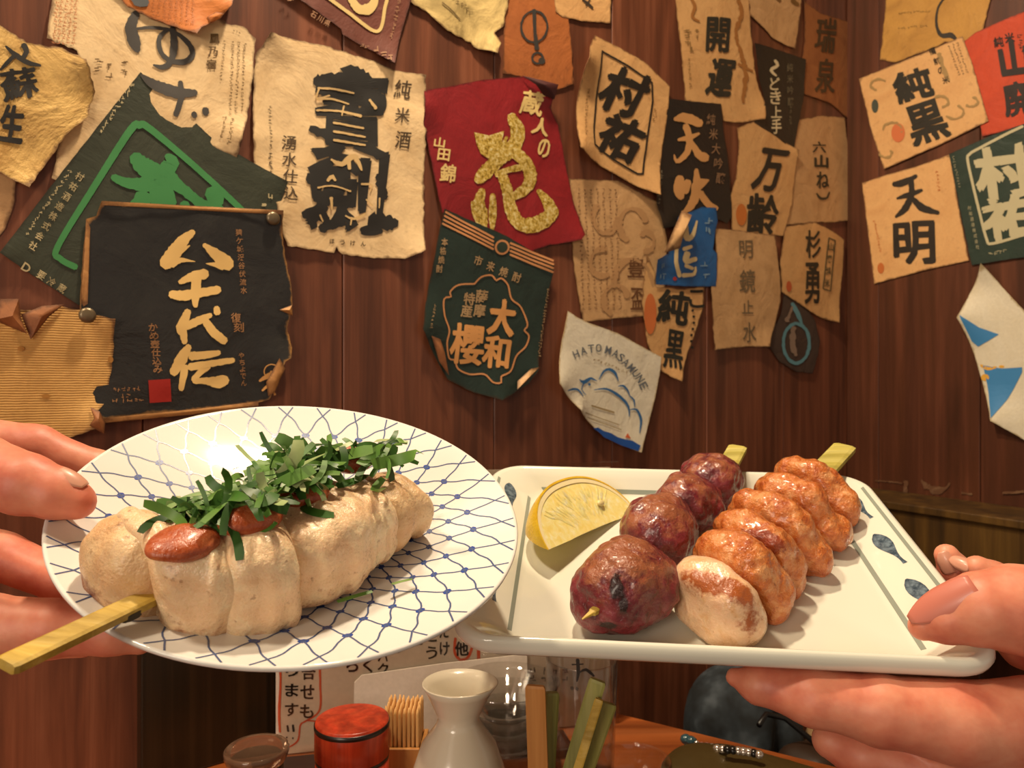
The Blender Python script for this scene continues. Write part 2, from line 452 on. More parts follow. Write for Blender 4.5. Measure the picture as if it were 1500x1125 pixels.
class Label:
    def __init__(s, name, poly, layer, mat, label, pl=LW, curls=(), amp=1.4, th=.00022, seed=1, crumple=.0004, bow=0.0, group=None, cat='label'):
        s.pl = pl; s.curls = []; s.layer = layer; s.crumple = crumple; s.seed = seed
        P2 = ragged(poly, amp * .62, seed); UV = [pl.uv(x, y) for x, y in P2]; s.out = UV
        cen = np.mean(UV, 0); s.cen = cen; s.base = .0007 + layer * .00085
        for (x, y, r, lift) in curls:
            u, v = pl.uv(x, y); u2, v2 = pl.uv(x + r, y); u3, v3 = pl.uv(x, y + r); s.curls.append((u, v, (math.hypot(u2 - u, v2 - v) + math.hypot(u3 - u, v3 - v)) / 2, lift))
        A = np.array(UV); lo, hi = A.min(0), A.max(0); g = .006
        B = np.roll(A, -1, 0)
        pts = [tuple(p) for p in A]; ne = len(pts)
        for u in np.arange(lo[0] + g / 2, hi[0], g):
            for v in np.arange(lo[1] + g / 2, hi[1], g):
                pts.append((u + rnd.uniform(-1, 1) * g * .15, v + rnd.uniform(-1, 1) * g * .15))
        vo, _, fo, *_ = delaunay_2d_cdt([Vector(p) for p in pts], [(i, (i + 1) % ne) for i in range(ne)], [], 1, 1e-6)
        V2 = np.array([v[:] for v in vo]); used = sorted({i for f in fo for i in f}); mp = {o: i for i, o in enumerate(used)}
        V2 = V2[used]; fo = [tuple(mp[i] for i in f) for f in fo]
        # distance to the outline
        D = np.full(len(V2), 9.0)
        for a, b in zip(A, B):
            ab = b - a; t = np.clip(((V2 - a) @ ab) / max(ab @ ab, 1e-12), 0, 1); D = np.minimum(D, np.hypot(*(V2 - a - t[:, None] * ab).T))
        a, b, c = (V2[[f[i] for f in fo]] for i in range(3)); ar = (b[:, 0] - a[:, 0]) * (c[:, 1] - a[:, 1]) - (b[:, 1] - a[:, 1]) * (c[:, 0] - a[:, 0])
        sgn = np.sign(np.cross(pl.u, pl.v) @ pl.n); fo = [f if q * sgn > 0 else f[::-1] for f, q in zip(fo, ar)]
        w_ = s.w(V2[:, 0], V2[:, 1])
        s.o = mesh(name, pl.pts(np.column_stack([V2, w_])), fo, mat, None, attrs={'edge': np.minimum(D / .0045, 1.0)})
        md = s.o.modifiers.new('thickness', 'SOLIDIFY'); md.thickness = th; md.offset = -1
        es = s.o.modifiers.new('crisp_edges', 'EDGE_SPLIT'); es.split_angle = .9
        tag(s.o, label, cat, group)
    def w(s, u, v):
        u = np.asarray(u); v = np.asarray(v); r = s.base + 0 * u
        q = np.stack([u, v, 0 * u + s.seed], -1)
        r = r + s.crumple * (vnoise(q, 28, s.seed) + .45 * vnoise(q, 75, s.seed + 3))
        r = r + s.crumple * .5
        for (cu, cv, rr, lift) in s.curls: r = r + lift * np.maximum(0, 1 - np.hypot(u - cu, v - cv) / rr) ** 1.7
        return r
    def ink(s, ink, color, name='lettering', off=.00050, rough=.6, mat=None):
        if ink.cut and ink.cut != [0] or len(ink.cut) > 1:
            cuts = sorted(set([0] + ink.cut + [len(ink.F)]))
            for a, b in zip(cuts[:-1], cuts[1:]):
                if a == b: continue
                J = Ink(); used = sorted({i for f in ink.F[a:b] for i in f}); mp = {o: i for i, o in enumerate(used)}
                J.V = [ink.V[i] for i in used]; J.F = [tuple(mp[i] for i in f) for f in ink.F[a:b]]
                s.ink(J, color, name if (a == 0 and ink.cut[0] != 0) or name != 'lettering' else 'character', off, rough, mat)
            return
        o = ink_mesh(name, ink, s.pl.uv, s.w, s.pl, mat or inkm(color, rough), s.o, off)
        if o is not None and name == 'lettering': o['kind'] = 'stuff'
        return o
        return ink_mesh(name, ink, s.pl.uv, s.w, s.pl, mat or inkm(color, rough), s.o, off)
    def fold(s, pts, mat, lift=.0012, name='folded_corner', up=None):
        """a corner folded over, its back showing: a slightly raised flap on the label"""
        UV = np.array([s.pl.uv(x, y) for x, y in pts]); c = UV.mean(0); n = len(UV)
        d = np.linalg.norm(UV - UV[0], axis=1)
        V = np.vstack([UV, c]); w_ = s.w(V[:, 0], V[:, 1]) + lift * np.array([.4 + .8 * (i % 2) for i in range(n)] + [2.0])
        o = mesh(name, s.pl.pts(np.column_stack([V, w_])), [(i, (i + 1) % n, n) for i in range(n)], mat, s.o, attrs={'edge': np.r_[np.zeros(n), 1.0]})
        bm = bmesh.new(); bm.from_mesh(o.data); bmesh.ops.subdivide_edges(bm, edges=bm.edges[:], cuts=3, use_grid_fill=True); bm.to_mesh(o.data); bm.free()
        md = o.modifiers.new('thickness', 'SOLIDIFY'); md.thickness = .0003; md.offset = 0; es = o.modifiers.new('crisp_edges', 'EDGE_SPLIT'); es.split_angle = .9
        return o
# ================================================================ the labels on the wall
cream = paper('cream_paper', 'efcf9c', 'cfa468', .5)
pale = paper('pale_cream_paper', 'eed9a6', 'd8b878', .4)
yel = paper('rumpled_yellow_paper', 'dcb468', 'a87a34', .9, bump=1.0, spots=.9)
tan = paper('tan_paper', 'cda270', 'a87c4a', .55)
tanrib = paper('ribbed_tan_paper', 'd6a55c', 'a87838', .45, rib=True)
brn = paper('brown_paper', 'a0663a', '7c4726', .7)
orng = paper('orange_paper', 'd07a30', 'a5521c', .6)
torange = paper('tan_orange_paper', 'd6a66c', 'ba8048', .4)
dgreen = paper('dark_green_paper', '3a3f30', '2c3228', .5, rough=.5, edge='2a2a1c')
pgreen = paper('bottle_green_paper', '22332c', '1a2622', .5, rough=.5, edge='332616')
black = paper('black_paper', '262524', '35332f', .6, rough=.38, edge='b98444', edge_amt=.9, bump=.5, spots=0)
blk2 = paper('flat_black_paper', '1d1b17', '2a271f', .5, rough=.5, edge='1a120c')
maroon = paper('maroon_paper', '6e3626', '5a2a1e', .4, edge='4a2014')
red = paper('crimson_paper', '8e1a20', '74151a', .6, rough=.5, edge='4c1010', spots=.2)
rorng = paper('red_orange_paper', 'c2431e', 'a83312', .4, edge='7a2410')
ygreen = paper('dark_teal_paper', '22362c', '1a2a24', .4, rough=.5, edge='1c2018')
blue = paper('blue_paper', '1f5f9c', '174a80', .4, rough=.5, edge='123a60')
white = paper('off_white_paper', 'e9e0c8', 'd9c9a2', .3, spots=.1, edge='b99a62')
dk = paper('smoky_dark_paper', '4a3a30', '30241e', .7, edge='2a1c14')
back = paper('paper_back', 'c08a4e', '8e5c2c', .8)
K = '1c1814'
nt = NT('gold_leaf'); gco = nt.coord(); gn = nt.noise(gco, 330, 4, .7); nt.base(nt.ramp(gn, [(.35, lin('8a6a1e')), (.5, lin('e3c058')), (.65, lin('fff0b0'))])); nt.set(Roughness=.35, Metallic=.35); nt.bump(gn, .6, .0006); m_gold = nt.m

# --- left part of the wall
L = Label('sake_label', [(-70, 15), (0, 40), (38, 66), (90, 74), (124, 94), (138, 138), (126, 176), (97, 200), (72, 235), (42, 278), (22, 268), (0, 255), (-70, 240)], 2.6, yel, 'rumpled yellow crepe-paper label with black brush characters at the far left', seed=3, crumple=.0026, amp=3, curls=[(125, 100, 60, .006), (40, 275, 50, .004)])
I = Ink(); I.br([(8, 72, 3), (24, 86, 8), (40, 96, 7), (58, 100, 4)]); I.br([(34, 70, 9), (38, 80, 8), (30, 92, 5)]); I.br([(22, 84, 6), (8, 98, 6), (0, 106, 3)])
I.ch('蘇', 28, 126, 54, 44, bold=.03, rag=2, rot=-8); I.ch('生', 17, 184, 34, 52, bold=.05, rag=1.5, rot=8); L.ink(I, K)
Label('sake_label', [(-70, 225), (24, 256), (20, 300), (8, 335), (-6, 352), (-70, 380)], .2, tan, 'small plain yellowish label peeking out below the rumpled yellow one', seed=5)
L = Label('sake_label', [(84, -50), (215, -50), (332, 36), (356, 40), (374, 58), (368, 120), (360, 178), (352, 200), (345, 232), (310, 215), (250, 300), (75, 262), (88, 205), (128, 152), (112, 76), (68, 58), (76, 0)], 0.6, cream, 'large cream label with big grey hiragana strokes, partly behind the green diamond label', seed=7, crumple=.0009, amp=2.4, curls=[(350, 200, 50, .004)])
I = Ink()
I.new(); I.br([(198, 22, 12), (191, 42, 17), (196, 64, 18), (201, 76, 8)]); I.br([(200, 44, 4), (222, 42, 5), (250, 46, 5), (272, 62, 7), (281, 80, 8), (270, 92, 9), (248, 90, 7), (234, 76, 7), (233, 56, 7), (246, 44, 5)])
I.br([(252, 42, 8), (254, 66, 11), (250, 90, 9), (238, 100, 8), (224, 97, 3)])
I.new(); I.br([(206, 112, 4), (226, 126, 15), (258, 137, 17), (285, 138, 9)]); I.br([(263, 122, 7), (264, 145, 9), (256, 170, 8)]); I.br([(282, 168, 8), (284, 172, 8)]); I.br([(299, 162, 10), (300, 168, 9)])
L.ink(I, '44403c')
I = Ink(); I.col('鳳乃宿', 313, 58, 308, 96, 14, bold=.03); I.tiny(340, 60, 335, 170, 4); I.tiny(349, 62, 343, 168, 4); I.tiny(357, 64, 352, 166, 4); I.tiny(328, 60, 322, 120, 3.5)
I.tiny(328, 170, 322, 206, 5); I.tiny(338, 174, 332, 214, 5); I.tiny(182, 90, 180, 112, 9, 11); I.tiny(162, 92, 158, 120, 9, 11); I.tiny(145, 82, 142, 110, 9, 11); I.tiny(70 + 270, 45, 352, 50, 3); L.ink(I, '6b5028')
I = Ink(); [I.tiny(84 + i * 7, -5, 78 + i * 7, 68, 5, 6) for i in range(5)]; L.ink(I, 'b8764a')
L = Label('sake_label', [(130, -50), (185, 12), (230, 33), (268, 50), (284, 56), (292, 45), (318, 32), (335, 14), (352, -50)], 2.6, orng, 'orange label curling over the top of the large cream label', seed=9, curls=[(285, 56, 60, .006), (330, 15, 40, .005)], crumple=.001, amp=2)
I = Ink(); I.br([(190, -12, 10), (202, 2, 22), (212, 8, 12)]); L.ink(I, '55585a')
I = Ink(); [I.tiny(225 + i * 8, -8, 222 + i * 8, 28 + i * 2, 4, 5) for i in range(8)]; L.ink(I, 'a4622c')
L.fold([(300, 30), (312, 24), (324, 26), (318, 34), (304, 38)], orng)

L = Label('sake_label', [(205, 107), (312, 206), (419, 268), (402, 320), (330, 500), (220, 480), (114, 447), (60, 412), (-1, 372), (60, 292), (120, 215)], 1.5, dgreen, 'large dark green label turned like a diamond with a bright green frame', seed=11, amp=.7, curls=[(0, 372, 60, .004), (419, 266, 60, .003)])
G = '3f8a4c'; I = Ink()
I.br([(110, 392, 9), (88, 380, 9), (84, 362, 9), (140, 270, 10), (190, 192, 11), (203, 185, 11), (218, 190, 10), (285, 246, 9), (352, 308, 9), (372, 330, 8)], .03)
I.br([(196, 232, 18), (208, 244, 26), (230, 262, 34), (238, 300, 36), (240, 340, 30)], .12); I.br([(165, 261, 10), (190, 270, 16), (225, 268, 24), (250, 240, 22), (243, 230, 8)], .1)
I.br([(245, 262, 26), (266, 278, 16), (295, 300, 14), (322, 306, 10)], .1); I.br([(310, 282, 24), (316, 296, 24)], .1); I.br([(210, 290, 26), (190, 320, 24), (165, 350, 20)], .1); I.br([(270, 300, 14), (262, 330, 18), (250, 350, 14)], .1)
L.ink(I, G)
I = Ink(); I.col('村祐酒造株式会社', 116, 260, 48, 361, 12, rot=32, bold=.02); I.col('要冷蔵', 60, 404, 90, 423, 12, rot=32, bold=.02); I.ch('D', 38, 393, 12, rot=32, bold=.03)
I.tiny(103, 250, 38, 345, 5, 6); I.tiny(194, 124, 146, 196, 6, 7); I.tiny(398, 285, 385, 304, 9, 9); L.ink(I, 'c9b98c')

L = Label('sake_label', [(147, 298), (200, 300), (300, 305), (410, 312), (411, 345), (415, 380), (423, 420), (425, 448), (418, 480), (424, 510), (421, 525), (412, 530), (404, 560), (392, 585), (375, 590), (300, 598), (220, 606), (146, 613), (130, 600), (118, 520), (116, 440), (120, 380), (126, 322), (140, 318)], 3.0, black, 'square black label with four large cream brush characters and a red seal', seed=13, amp=1.2, crumple=.0011, curls=[(147, 612, 60, .005), (415, 530, 45, .006), (410, 312, 40, .003), (147, 298, 40, .003)])
I = Ink()
I.new(); I.br([(281, 341, 8), (268, 352, 16), (254, 370, 21), (240, 388, 19)]); I.br([(250, 388, 12), (264, 382, 7), (284, 384, 1)]); I.br([(258, 372, 12), (276, 361, 2)])
I.br([(297, 360, 6), (311, 371, 14), (327, 384, 21), (333, 390, 18)]); I.br([(325, 390, 13), (300, 387, 1)])
I.new(); I.br([(262, 414, 7), (283, 405, 14), (299, 402, 15)]); I.br([(249, 432, 12), (265, 434, 15), (290, 430, 13), (318, 425, 12)]); I.br([(286, 408, 14), (284, 430, 14), (284, 449, 7)])
I.new(); I.br([(273, 457, 10), (263, 480, 15), (262, 488, 10)]); I.br([(264, 478, 14), (268, 502, 8)]); I.br([(262, 482, 10), (285, 472, 12), (306, 462, 7)]); I.br([(296, 468, 10), (309, 486, 13), (326, 500, 12)]); I.br([(315, 452, 9), (316, 459, 10)])
I.new(); I.br([(274, 508, 9), (264, 525, 17), (252, 546, 13)]); I.br([(268, 538, 12), (263, 570, 8)]); I.br([(278, 522, 13), (300, 520, 11), (318, 517, 8)]); I.br([(276, 538, 11), (305, 533, 10), (339, 528, 8)]); I.br([(302, 536, 10), (282, 556, 9), (300, 558, 10), (318, 560, 18), (328, 556, 14)])
L.ink(I, 'ecc479')
I = Ink(); I.col('猿ケ城渓谷伏流水', 347, 342, 355, 426, 9.5, bold=.01); I.col('復刻', 343, 466, 347, 480, 15, 14, bold=.01); I.col('やちよでん', 351, 521, 355, 561, 8, bold=.02)
I.col('かめ壺仕込み', 222, 480, 229, 541, 13, 11, bold=.02); I.tiny(162, 571, 204, 569, 5); I.tiny(175, 580, 190, 579, 5); I.tiny(160, 588, 208, 585, 5); L.ink(I, 'a8794e')
I = Ink(); I.poly([(215, 557), (247, 555), (249, 588), (217, 590)]); L.ink(I, 'a51f14', 'seal')
I = Ink(); I.loop([(394 + 10 * math.cos(a), 544 + 10 * math.sin(a)) for a in np.linspace(0, 5.9, 14)], 1.6); I.br([(378, 558, 3), (392, 550, 8), (405, 552, 4)]); I.br([(382, 572, 3), (392, 565, 4), (400, 578, 3)]); I.disc(394, 545, 2); L.ink(I, 'd9a05c', 'emblem')
L.fold([(147, 297), (300, 304), (410, 311), (410, 317), (300, 310), (147, 303)], back, .0004, 'turned_edge')
L.fold([(125, 322), (117, 440), (121, 450), (127, 446), (131, 335)], back, .0004, 'turned_edge')
L.fold([(145, 612), (300, 597), (376, 588), (376, 594), (300, 605), (146, 619)], back, .0006, 'turned_edge')
L.fold([(424, 448), (405, 455), (425, 463)], back, .002, 'torn_tip')
L.fold([(404, 525), (386, 560), (390, 580), (398, 575), (412, 540)], back, .002, 'torn_tip')

L = Label('sake_label', [(-70, 452), (-10, 450), (30, 455), (62, 455), (85, 448), (118, 455), (128, 460), (166, 468), (164, 520), (158, 560), (150, 592), (142, 600), (136, 628), (100, 640), (0, 628), (-70, 620)], 4.6, tanrib, 'ribbed tan label without writing, just above the left hand', seed=15, amp=1.8, curls=[(165, 470, 50, .004), (140, 620, 50, .006), (0, 450, 60, .003)])
L.fold([(0, 440), (26, 440), (30, 470), (38, 490), (14, 480), (-10, 470)], brn, .003, 'torn_flap'); L.fold([(30, 462), (60, 450), (92, 447), (70, 465), (44, 498)], brn, .003, 'torn_flap')
L.fold([(130, 596), (142, 602), (150, 618), (148, 634), (128, 622), (134, 612)], brn, .003, 'torn_flap')
I = Ink(); I.new(); I.disc(30, 511, 5, 4); I.new(); I.disc(66, 580, 7, 3); I.new(); I.disc(160, 527, 4, 5); L.ink(I, 'b07a34', 'stain_spot')

L = Label('sake_label', [(392, 52), (430, 60), (470, 68), (545, 90), (575, 104), (620, 113), (622, 150), (620, 250), (617, 368), (590, 380), (540, 378), (500, 373), (492, 362), (488, 371), (420, 361), (408, 330), (404, 300), (385, 270), (370, 245), (369, 160), (373, 80), (382, 70)], 1.0, cream, 'cream square label with a huge black compound brush character', seed=17, amp=2.0, crumple=.0012, curls=[(615, 375, 50, .006), (620, 113, 40, .004), (392, 52, 50, .005)])
I = Ink(); I.ch('寶', 512, 170, 106, 125, bold=.030, rag=4, rot=2); I.ch('劍', 505, 280, 112, 118, bold=.036, rag=6, rot=4)
for q in ([(462, 120, 16), (500, 118, 22), (512, 112, 30), (540, 120, 16)], [(540, 138, 14), (557, 150, 20), (550, 165, 12)], [(455, 190, 12), (480, 200, 16)], [(452, 265, 18), (470, 258, 20)], [(445, 315, 16), (465, 310, 22)], [(545, 325, 26), (575, 328, 18)], [(470, 335, 14), (490, 326, 12)], [(555, 260, 16), (560, 290, 12)]): I.br(q, .25)
L.ink(I, '24221f')
def z3(pts): return [(360 + x / 2.814, y / 2.814, w_ / 2.814) for x, y, w_ in pts]
I = Ink()
for q in ([(292, 368, 8), (360, 372, 9), (440, 388, 7)], [(295, 372, 8), (288, 410, 7), (340, 398, 7)], [(290, 415, 8), (350, 412, 8), (420, 432, 6)], [(288, 458, 8), (380, 462, 9), (470, 482, 12)], [(400, 440, 6), (390, 480, 5)], [(356, 510, 9), (480, 532, 8)], [(356, 546, 10), (486, 568, 8)], [(356, 582, 10), (486, 602, 8)],
          [(345, 662, 8), (390, 680, 22), (440, 650, 24), (470, 705, 8)], [(415, 660, 24), (420, 700, 12)], [(290, 778, 8), (350, 770, 6), (425, 792, 8)], [(330, 748, 12), (350, 730, 16), (362, 748, 8)], [(345, 820, 14), (348, 865, 8)], [(470, 762, 8), (515, 766, 8), (508, 790, 6)], [(405, 892, 6), (440, 905, 10), (486, 885, 10)], [(430, 900, 8), (425, 930, 6)], [(505, 415, 10), (530, 450, 14)], [(545, 820, 8), (543, 860, 5)], [(300, 890, 8), (312, 915, 6)], [(490, 826, 6), (515, 850, 6)]): I.br(z3(q), .2)
L.ink(I, 'd8b67c', 'pale_strokes', .0008)
I = Ink(); I.ch('純', 588, 132, 24, 27, bold=.012, rot=8); I.ch('米', 587, 170, 21, 22, bold=.012, rot=6); I.ch('酒', 588, 206, 22, 25, bold=.012, rot=6)
I.col('湧水仕込', 422, 210, 424, 284, 21, 21, bold=.012, rot=5); I.col('ほうけん', 485, 354, 530, 358, 7, bold=.02); I.tiny(394, 155, 396, 220, 4); I.tiny(394, 228, 396, 270, 5); I.tiny(394, 222, 396, 250, 5); L.ink(I, '4c3a24')

L = Label('sake_label', [(392, -50), (405, -22), (450, 10), (498, 44), (500, 52), (545, 78), (572, 97), (584, 55), (600, 0), (612, -50)], 2.0, maroon, 'maroon label with a cream square frame line at the top edge', seed=19, amp=.8, curls=[(572, 97, 50, .005)])
I = Ink(); I.br([(455, -18, 5), (505, 18, 5), (550, 48, 5), (562, 10, 5), (572, -30, 5)], .05); I.br([(505, -14, 10), (520, 12, 12), (535, 16, 16), (546, 4, 12), (540, -16, 14)]); L.ink(I, 'd9bc7a')
I = Ink(); [I.ch(c, 457 + i * 10, 24 + i * 6, 9, rot=30, bold=.02) for i, c in enumerate('石川県')]; I.tiny(525, 66, 538, 73, 5); I.tiny(545, 74, 570, 90, 9, 9); I.tiny(585, -10, 570, 60, 5); I.tiny(392 + 20, -12, 428, 5, 8); L.ink(I, 'a67a58')

L = Label('sake_label', [(592, -50), (600, 5), (622, 18), (648, 42), (680, 62), (705, 76), (722, 82), (730, 66), (722, 50), (735, 40), (742, 5), (748, -50)], 1.2, paper('stained_cream_paper', 'dcc07e', '6e5a2c', .9), 'torn mottled cream label at the top, left of the round brush symbol', seed=21, amp=4, crumple=.0015, curls=[(722, 82, 40, .005)])
I = Ink(); I.br([(645, 6, 2), (660, 18, 2), (672, 30, 1.5)]); I.tiny(660, -4, 690, 22, 5); L.ink(I, '6e5a34')
L = Label('sake_label', [(740, -50), (738, 20), (735, 108), (760, 112), (784, 122), (806, 135), (838, 124), (836, 70), (830, 0), (828, -50)], .3, paper('orange_brown_paper', 'a8602c', '8c4a20', .5), 'orange-brown label with a circle and stroke symbol at the top', seed=23, amp=1.5)
I = Ink(); I.loop([(781 + 19 * math.cos(a), 40 + 23 * math.sin(a)) for a in np.linspace(-1.4, 4.6, 18)], 3.2, .3); I.br([(781, 16, 6), (782, 45, 5), (785, 72, 7)]); I.loop([(786 + 8 * math.cos(a), 86 + 8 * math.sin(a)) for a in np.linspace(0, 5.5, 9)], 3); I.disc(792, 90, 5); L.ink(I, '33302c')
L = Label('sake_label', [(806, -50), (812, 18), (822, 26), (836, 28), (850, 32), (892, 35), (895, -50)], 1.2, torange, 'small tan label cut off by the top edge, right of the circle symbol', seed=25)
I = Ink(); I.br([(850, 0, 2), (858, 6, 4), (866, 13, 3)]); I.br([(862, 0, 2), (856, 10, 2)]); L.ink(I, '3c3024')

L = Label('sake_label', [(619, 134), (660, 127), (700, 119), (742, 115), (764, 113), (790, 124), (808, 128), (805, 142), (803, 160), (815, 185), (826, 240), (838, 300), (851, 345), (845, 353), (800, 360), (770, 371), (730, 360), (645, 312), (636, 270), (624, 210), (617, 180)], 1.6, red, 'crimson label with a large gold-leaf brush character', seed=27, amp=.8, crumple=.0010, curls=[(806, 128, 45, .007), (848, 352, 50, .004), (618, 160, 40, .003)])
def z4(x, y): return 600 + x / 2.96, y / 2.96
I = Ink(); I.poly([z4(*q) for q in ((270, 578), (335, 592), (400, 572), (385, 640), (345, 700), (300, 672), (282, 630))])
def zb(pts, f=z4, s=2.96): return [(*f(x, y), w_ / s) for x, y, w_ in pts]
I.br(zb([(430, 510, 40), (455, 560, 60), (455, 610, 60), (430, 650, 70), (370, 700, 60), (310, 760, 60), (285, 785, 40)]))
I.br(zb([(330, 730, 24), (380, 660, 20), (410, 600, 14)])); I.br(zb([(440, 660, 60), (475, 690, 50), (510, 740, 55), (510, 800, 50), (470, 840, 45), (430, 860, 20)])); I.br(zb([(370, 760, 30), (420, 740, 26), (470, 730, 30)]))
I.br(zb([(395, 770, 44), (420, 850, 50), (435, 920, 55), (475, 975, 60), (540, 975, 70), (600, 935, 60), (595, 890, 50), (550, 830, 20)])); I.br(zb([(305, 830, 30), (290, 880, 50), (300, 930, 60), (310, 985, 40), (325, 1002, 8)])); I.br(zb([(350, 850, 24), (352, 930, 36), (350, 1005, 14)])); I.br(zb([(262, 880, 14), (280, 940, 26), (310, 990, 10)]))
L.ink(I, '', 'gold_character', mat=m_gold)
I = Ink(); I.ch('蔵', 776, 153, 32, 34, bold=.03, rot=10, rag=1.5); I.ch('人', 789, 187, 26, 24, bold=.04, rot=12, rag=1); I.ch('の', 794, 218, 18, 26, bold=.04, rot=12, rag=1); I.ch('山', 641, 210, 15, 14, bold=.03, rot=8); I.ch('田', 647, 228, 17, 17, bold=.03, rot=8); I.ch('錦', 653, 255, 22, 26, bold=.03, rot=8); L.ink(I, 'e0c27c')
L.fold([(762, 113), (785, 122), (808, 129), (803, 150), (790, 142), (778, 128)], plain('dark_red_paper_back', '3a0d0c', .6), .003)

L = Label('sake_label', [(648, 307), (690, 325), (740, 347), (806, 388), (805, 402), (795, 450), (786, 510), (782, 542), (770, 562), (745, 577), (727, 586), (690, 575), (652, 556), (632, 520), (613, 483), (625, 420), (640, 340)], 3.0, pgreen, 'bottle-green pennant label with a flower-shaped outline and orange stripes', seed=29, amp=.7, crumple=.0008, curls=[(616, 485, 55, .005), (727, 586, 60, .006), (782, 545, 40, .004), (806, 390, 40, .003)])
OR = 'c98a58'; I = Ink()
for d in range(4): I.ln(649 - d * 1.5, 312 + d * 5.6, 719, 349 + d * 5.6, 3.0); I.ln(744, 357 + d * 5.6, 804, 383 + d * 5.6, 3.0)
I.disc(732, 363, 11)
def z5(x, y): return 600 + x / 2.96, 300 + y / 2.96
fl = [(270, 345), (300, 315), (345, 308), (365, 330), (385, 320), (415, 350), (430, 410), (470, 445), (498, 520), (485, 545), (505, 570), (490, 615), (452, 655), (425, 720), (380, 745), (378, 770), (345, 770), (310, 735), (250, 735), (200, 712), (185, 675), (160, 665), (150, 600), (160, 545), (140, 480), (140, 410), (170, 400), (165, 380), (200, 350)]
I.loop([z5(*q) for q in fl], 2.4); L.ink(I, OR, 'striped_frame')
I = Ink(); I.disc(732, 363, 8); L.ink(I, '2e3a2c', 'emblem', .0006)
I = Ink(); I.ch('大', *z5(390, 490), 36, 52, bold=.06, rot=8, rag=1.5); I.ch('和', *z5(365, 640), 38, 46, bold=.045, rot=8, rag=.6); I.ch('櫻', *z5(238, 605), 48, 58, bold=.032, rot=6, rag=.6)
L.ink(I, 'd89a5a'); I = Ink(); I.col('薩摩', *z5(302, 400), *z5(292, 460), 17, 19, bold=.03, rot=6); I.col('特産', *z5(248, 410), *z5(236, 462), 16, 18, bold=.03, rot=6)
for i, c in enumerate('市来焼酎'): I.ch(c, *z5(285 + i * 56, 245 + i * 24), 12, 14, bold=.02, rot=18)
I.col('本格焼酎', *z5(140, 165), *z5(118, 280), 9, 11, bold=.03); I.tiny(*z5(98, 430), *z5(75, 540), 4); I.tiny(*z5(590, 360), *z5(545, 660), 3.5); L.ink(I, 'a98a62')
L.fold([z5(*q) for q in ((75, 570), (110, 585), (138, 640), (150, 740), (115, 680))], brn, .003); L.fold([z5(*q) for q in ((538, 705), (500, 712), (450, 765), (440, 800), (490, 765))], tan, .003)

L = Label('sake_label', [(868, 54), (905, 72), (940, 92), (978, 128), (974, 170), (966, 220), (958, 288), (930, 275), (895, 255), (833, 222), (840, 170), (846, 100), (856, 72)], 2.6, torange, 'cream label with two black characters in a black square frame', seed=31, amp=.6, crumple=.0008, curls=[(845, 90, 50, .012), (835, 222, 55, .014), (958, 288, 45, .006)])
I = Ink(); fr = [(878, 77), (915, 98), (951, 123), (952, 150), (944, 205), (937, 256), (930, 256), (895, 235), (866, 213), (866, 195), (872, 120)]
for a, b in zip(fr, fr[1:] + fr[:1]): I.ln(*a, *b, 2.6)
I.ch('村', 911, 137, 62, 66, bold=.05, rot=20, rag=2, shear=-.1); I.ch('祐', 905, 203, 60, 60, bold=.05, rot=22, rag=2, shear=-.1); L.ink(I, '201a12')
I = Ink(); I.tiny(858, 130, 852, 200, 4); I.tiny(957, 160, 954, 180, 5); L.ink(I, '8a6434')

L = Label('sake_label', [(832, 262), (870, 264), (905, 265), (940, 285), (965, 298), (976, 350), (974, 410), (962, 462), (905, 466), (852, 472), (845, 430), (838, 380), (836, 310)], .5, tan, 'tan label with faint swirling cloud print under the framed square label', seed=33, amp=1.2)
I = Ink()
for cx, cy, r, q in ((885, 320, 22, 0), (925, 330, 24, 2), (880, 385, 20, 1), (925, 415, 34, 3), (900, 440, 22, 2), (945, 355, 14, 4)): I.new(); I.br([(cx + r * .8 * math.cos(a + q), cy + r * math.sin(a + q), 7 + 3 * math.sin(a * 2)) for a in np.linspace(0, 4, 10)], .3)
L.ink(I, 'b58a5c', 'swirls'); I = Ink(); I.ch('豊', 930, 393, 24, 28, bold=.02, rag=1); I.ch('盃', 932, 438, 20, 32, bold=.02, rag=1); [I.tiny(846 + i * 9, 275, 853 + i * 9, 455, 3.5, 6) for i in range(7)]; L.ink(I, '6a4426')

L = Label('sake_label', [(828, 456), (843, 466), (860, 474), (900, 488), (965, 523), (962, 550), (956, 580), (944, 625), (932, 662), (905, 652), (872, 632), (840, 600), (806, 562), (812, 530), (822, 485)], 3.6, white, 'off-white label with a blue line bird over blue waves', seed=35, amp=.5, crumple=.0005, curls=[(806, 565, 60, .010), (932, 662, 45, .003), (840, 600, 30, .006)])
I = Ink()
for c, x, y, r_ in (('H', 839, 519, -22), ('A', 850, 514, -14), ('T', 861, 511, -6), ('O', 872, 510, 0), ('M', 886, 513, 14), ('A', 897, 518, 24), ('S', 905, 524, 34), ('A', 912, 531, 40), ('M', 920, 539, 48), ('U', 927, 547, 54), ('N', 933, 555, 58), ('E', 938, 565, 62)): I.ch(c, x, y, 8.5, 11.5, rot=r_, bold=.02)
L.ink(I, '6c737a'); I = Ink()
I.tiny(864, 526, 915, 546, 4, 5); I.ln(851, 604, 902, 622, 1.2); I.ln(855, 611, 905, 629, 1.2); I.ln(862, 594, 895, 604, 2.5); L.ink(I, 'a08a60')
I = Ink(); B_ = [(822, 572, 1.5), (830, 570, 3), (840, 571, 3), (848, 580, 1)]
I.br(B_, .1); I.br([(843, 556, 1), (850, 560, 6), (862, 554, 3.5), (870, 558, 1)], .1); I.br([(850, 562, 2), (846, 570, 1.5), (853, 578, 1)], .1); I.br([(873, 556, 1), (880, 544, 3), (888, 541, 4), (897, 547, 4), (901, 558, 1)], .1)
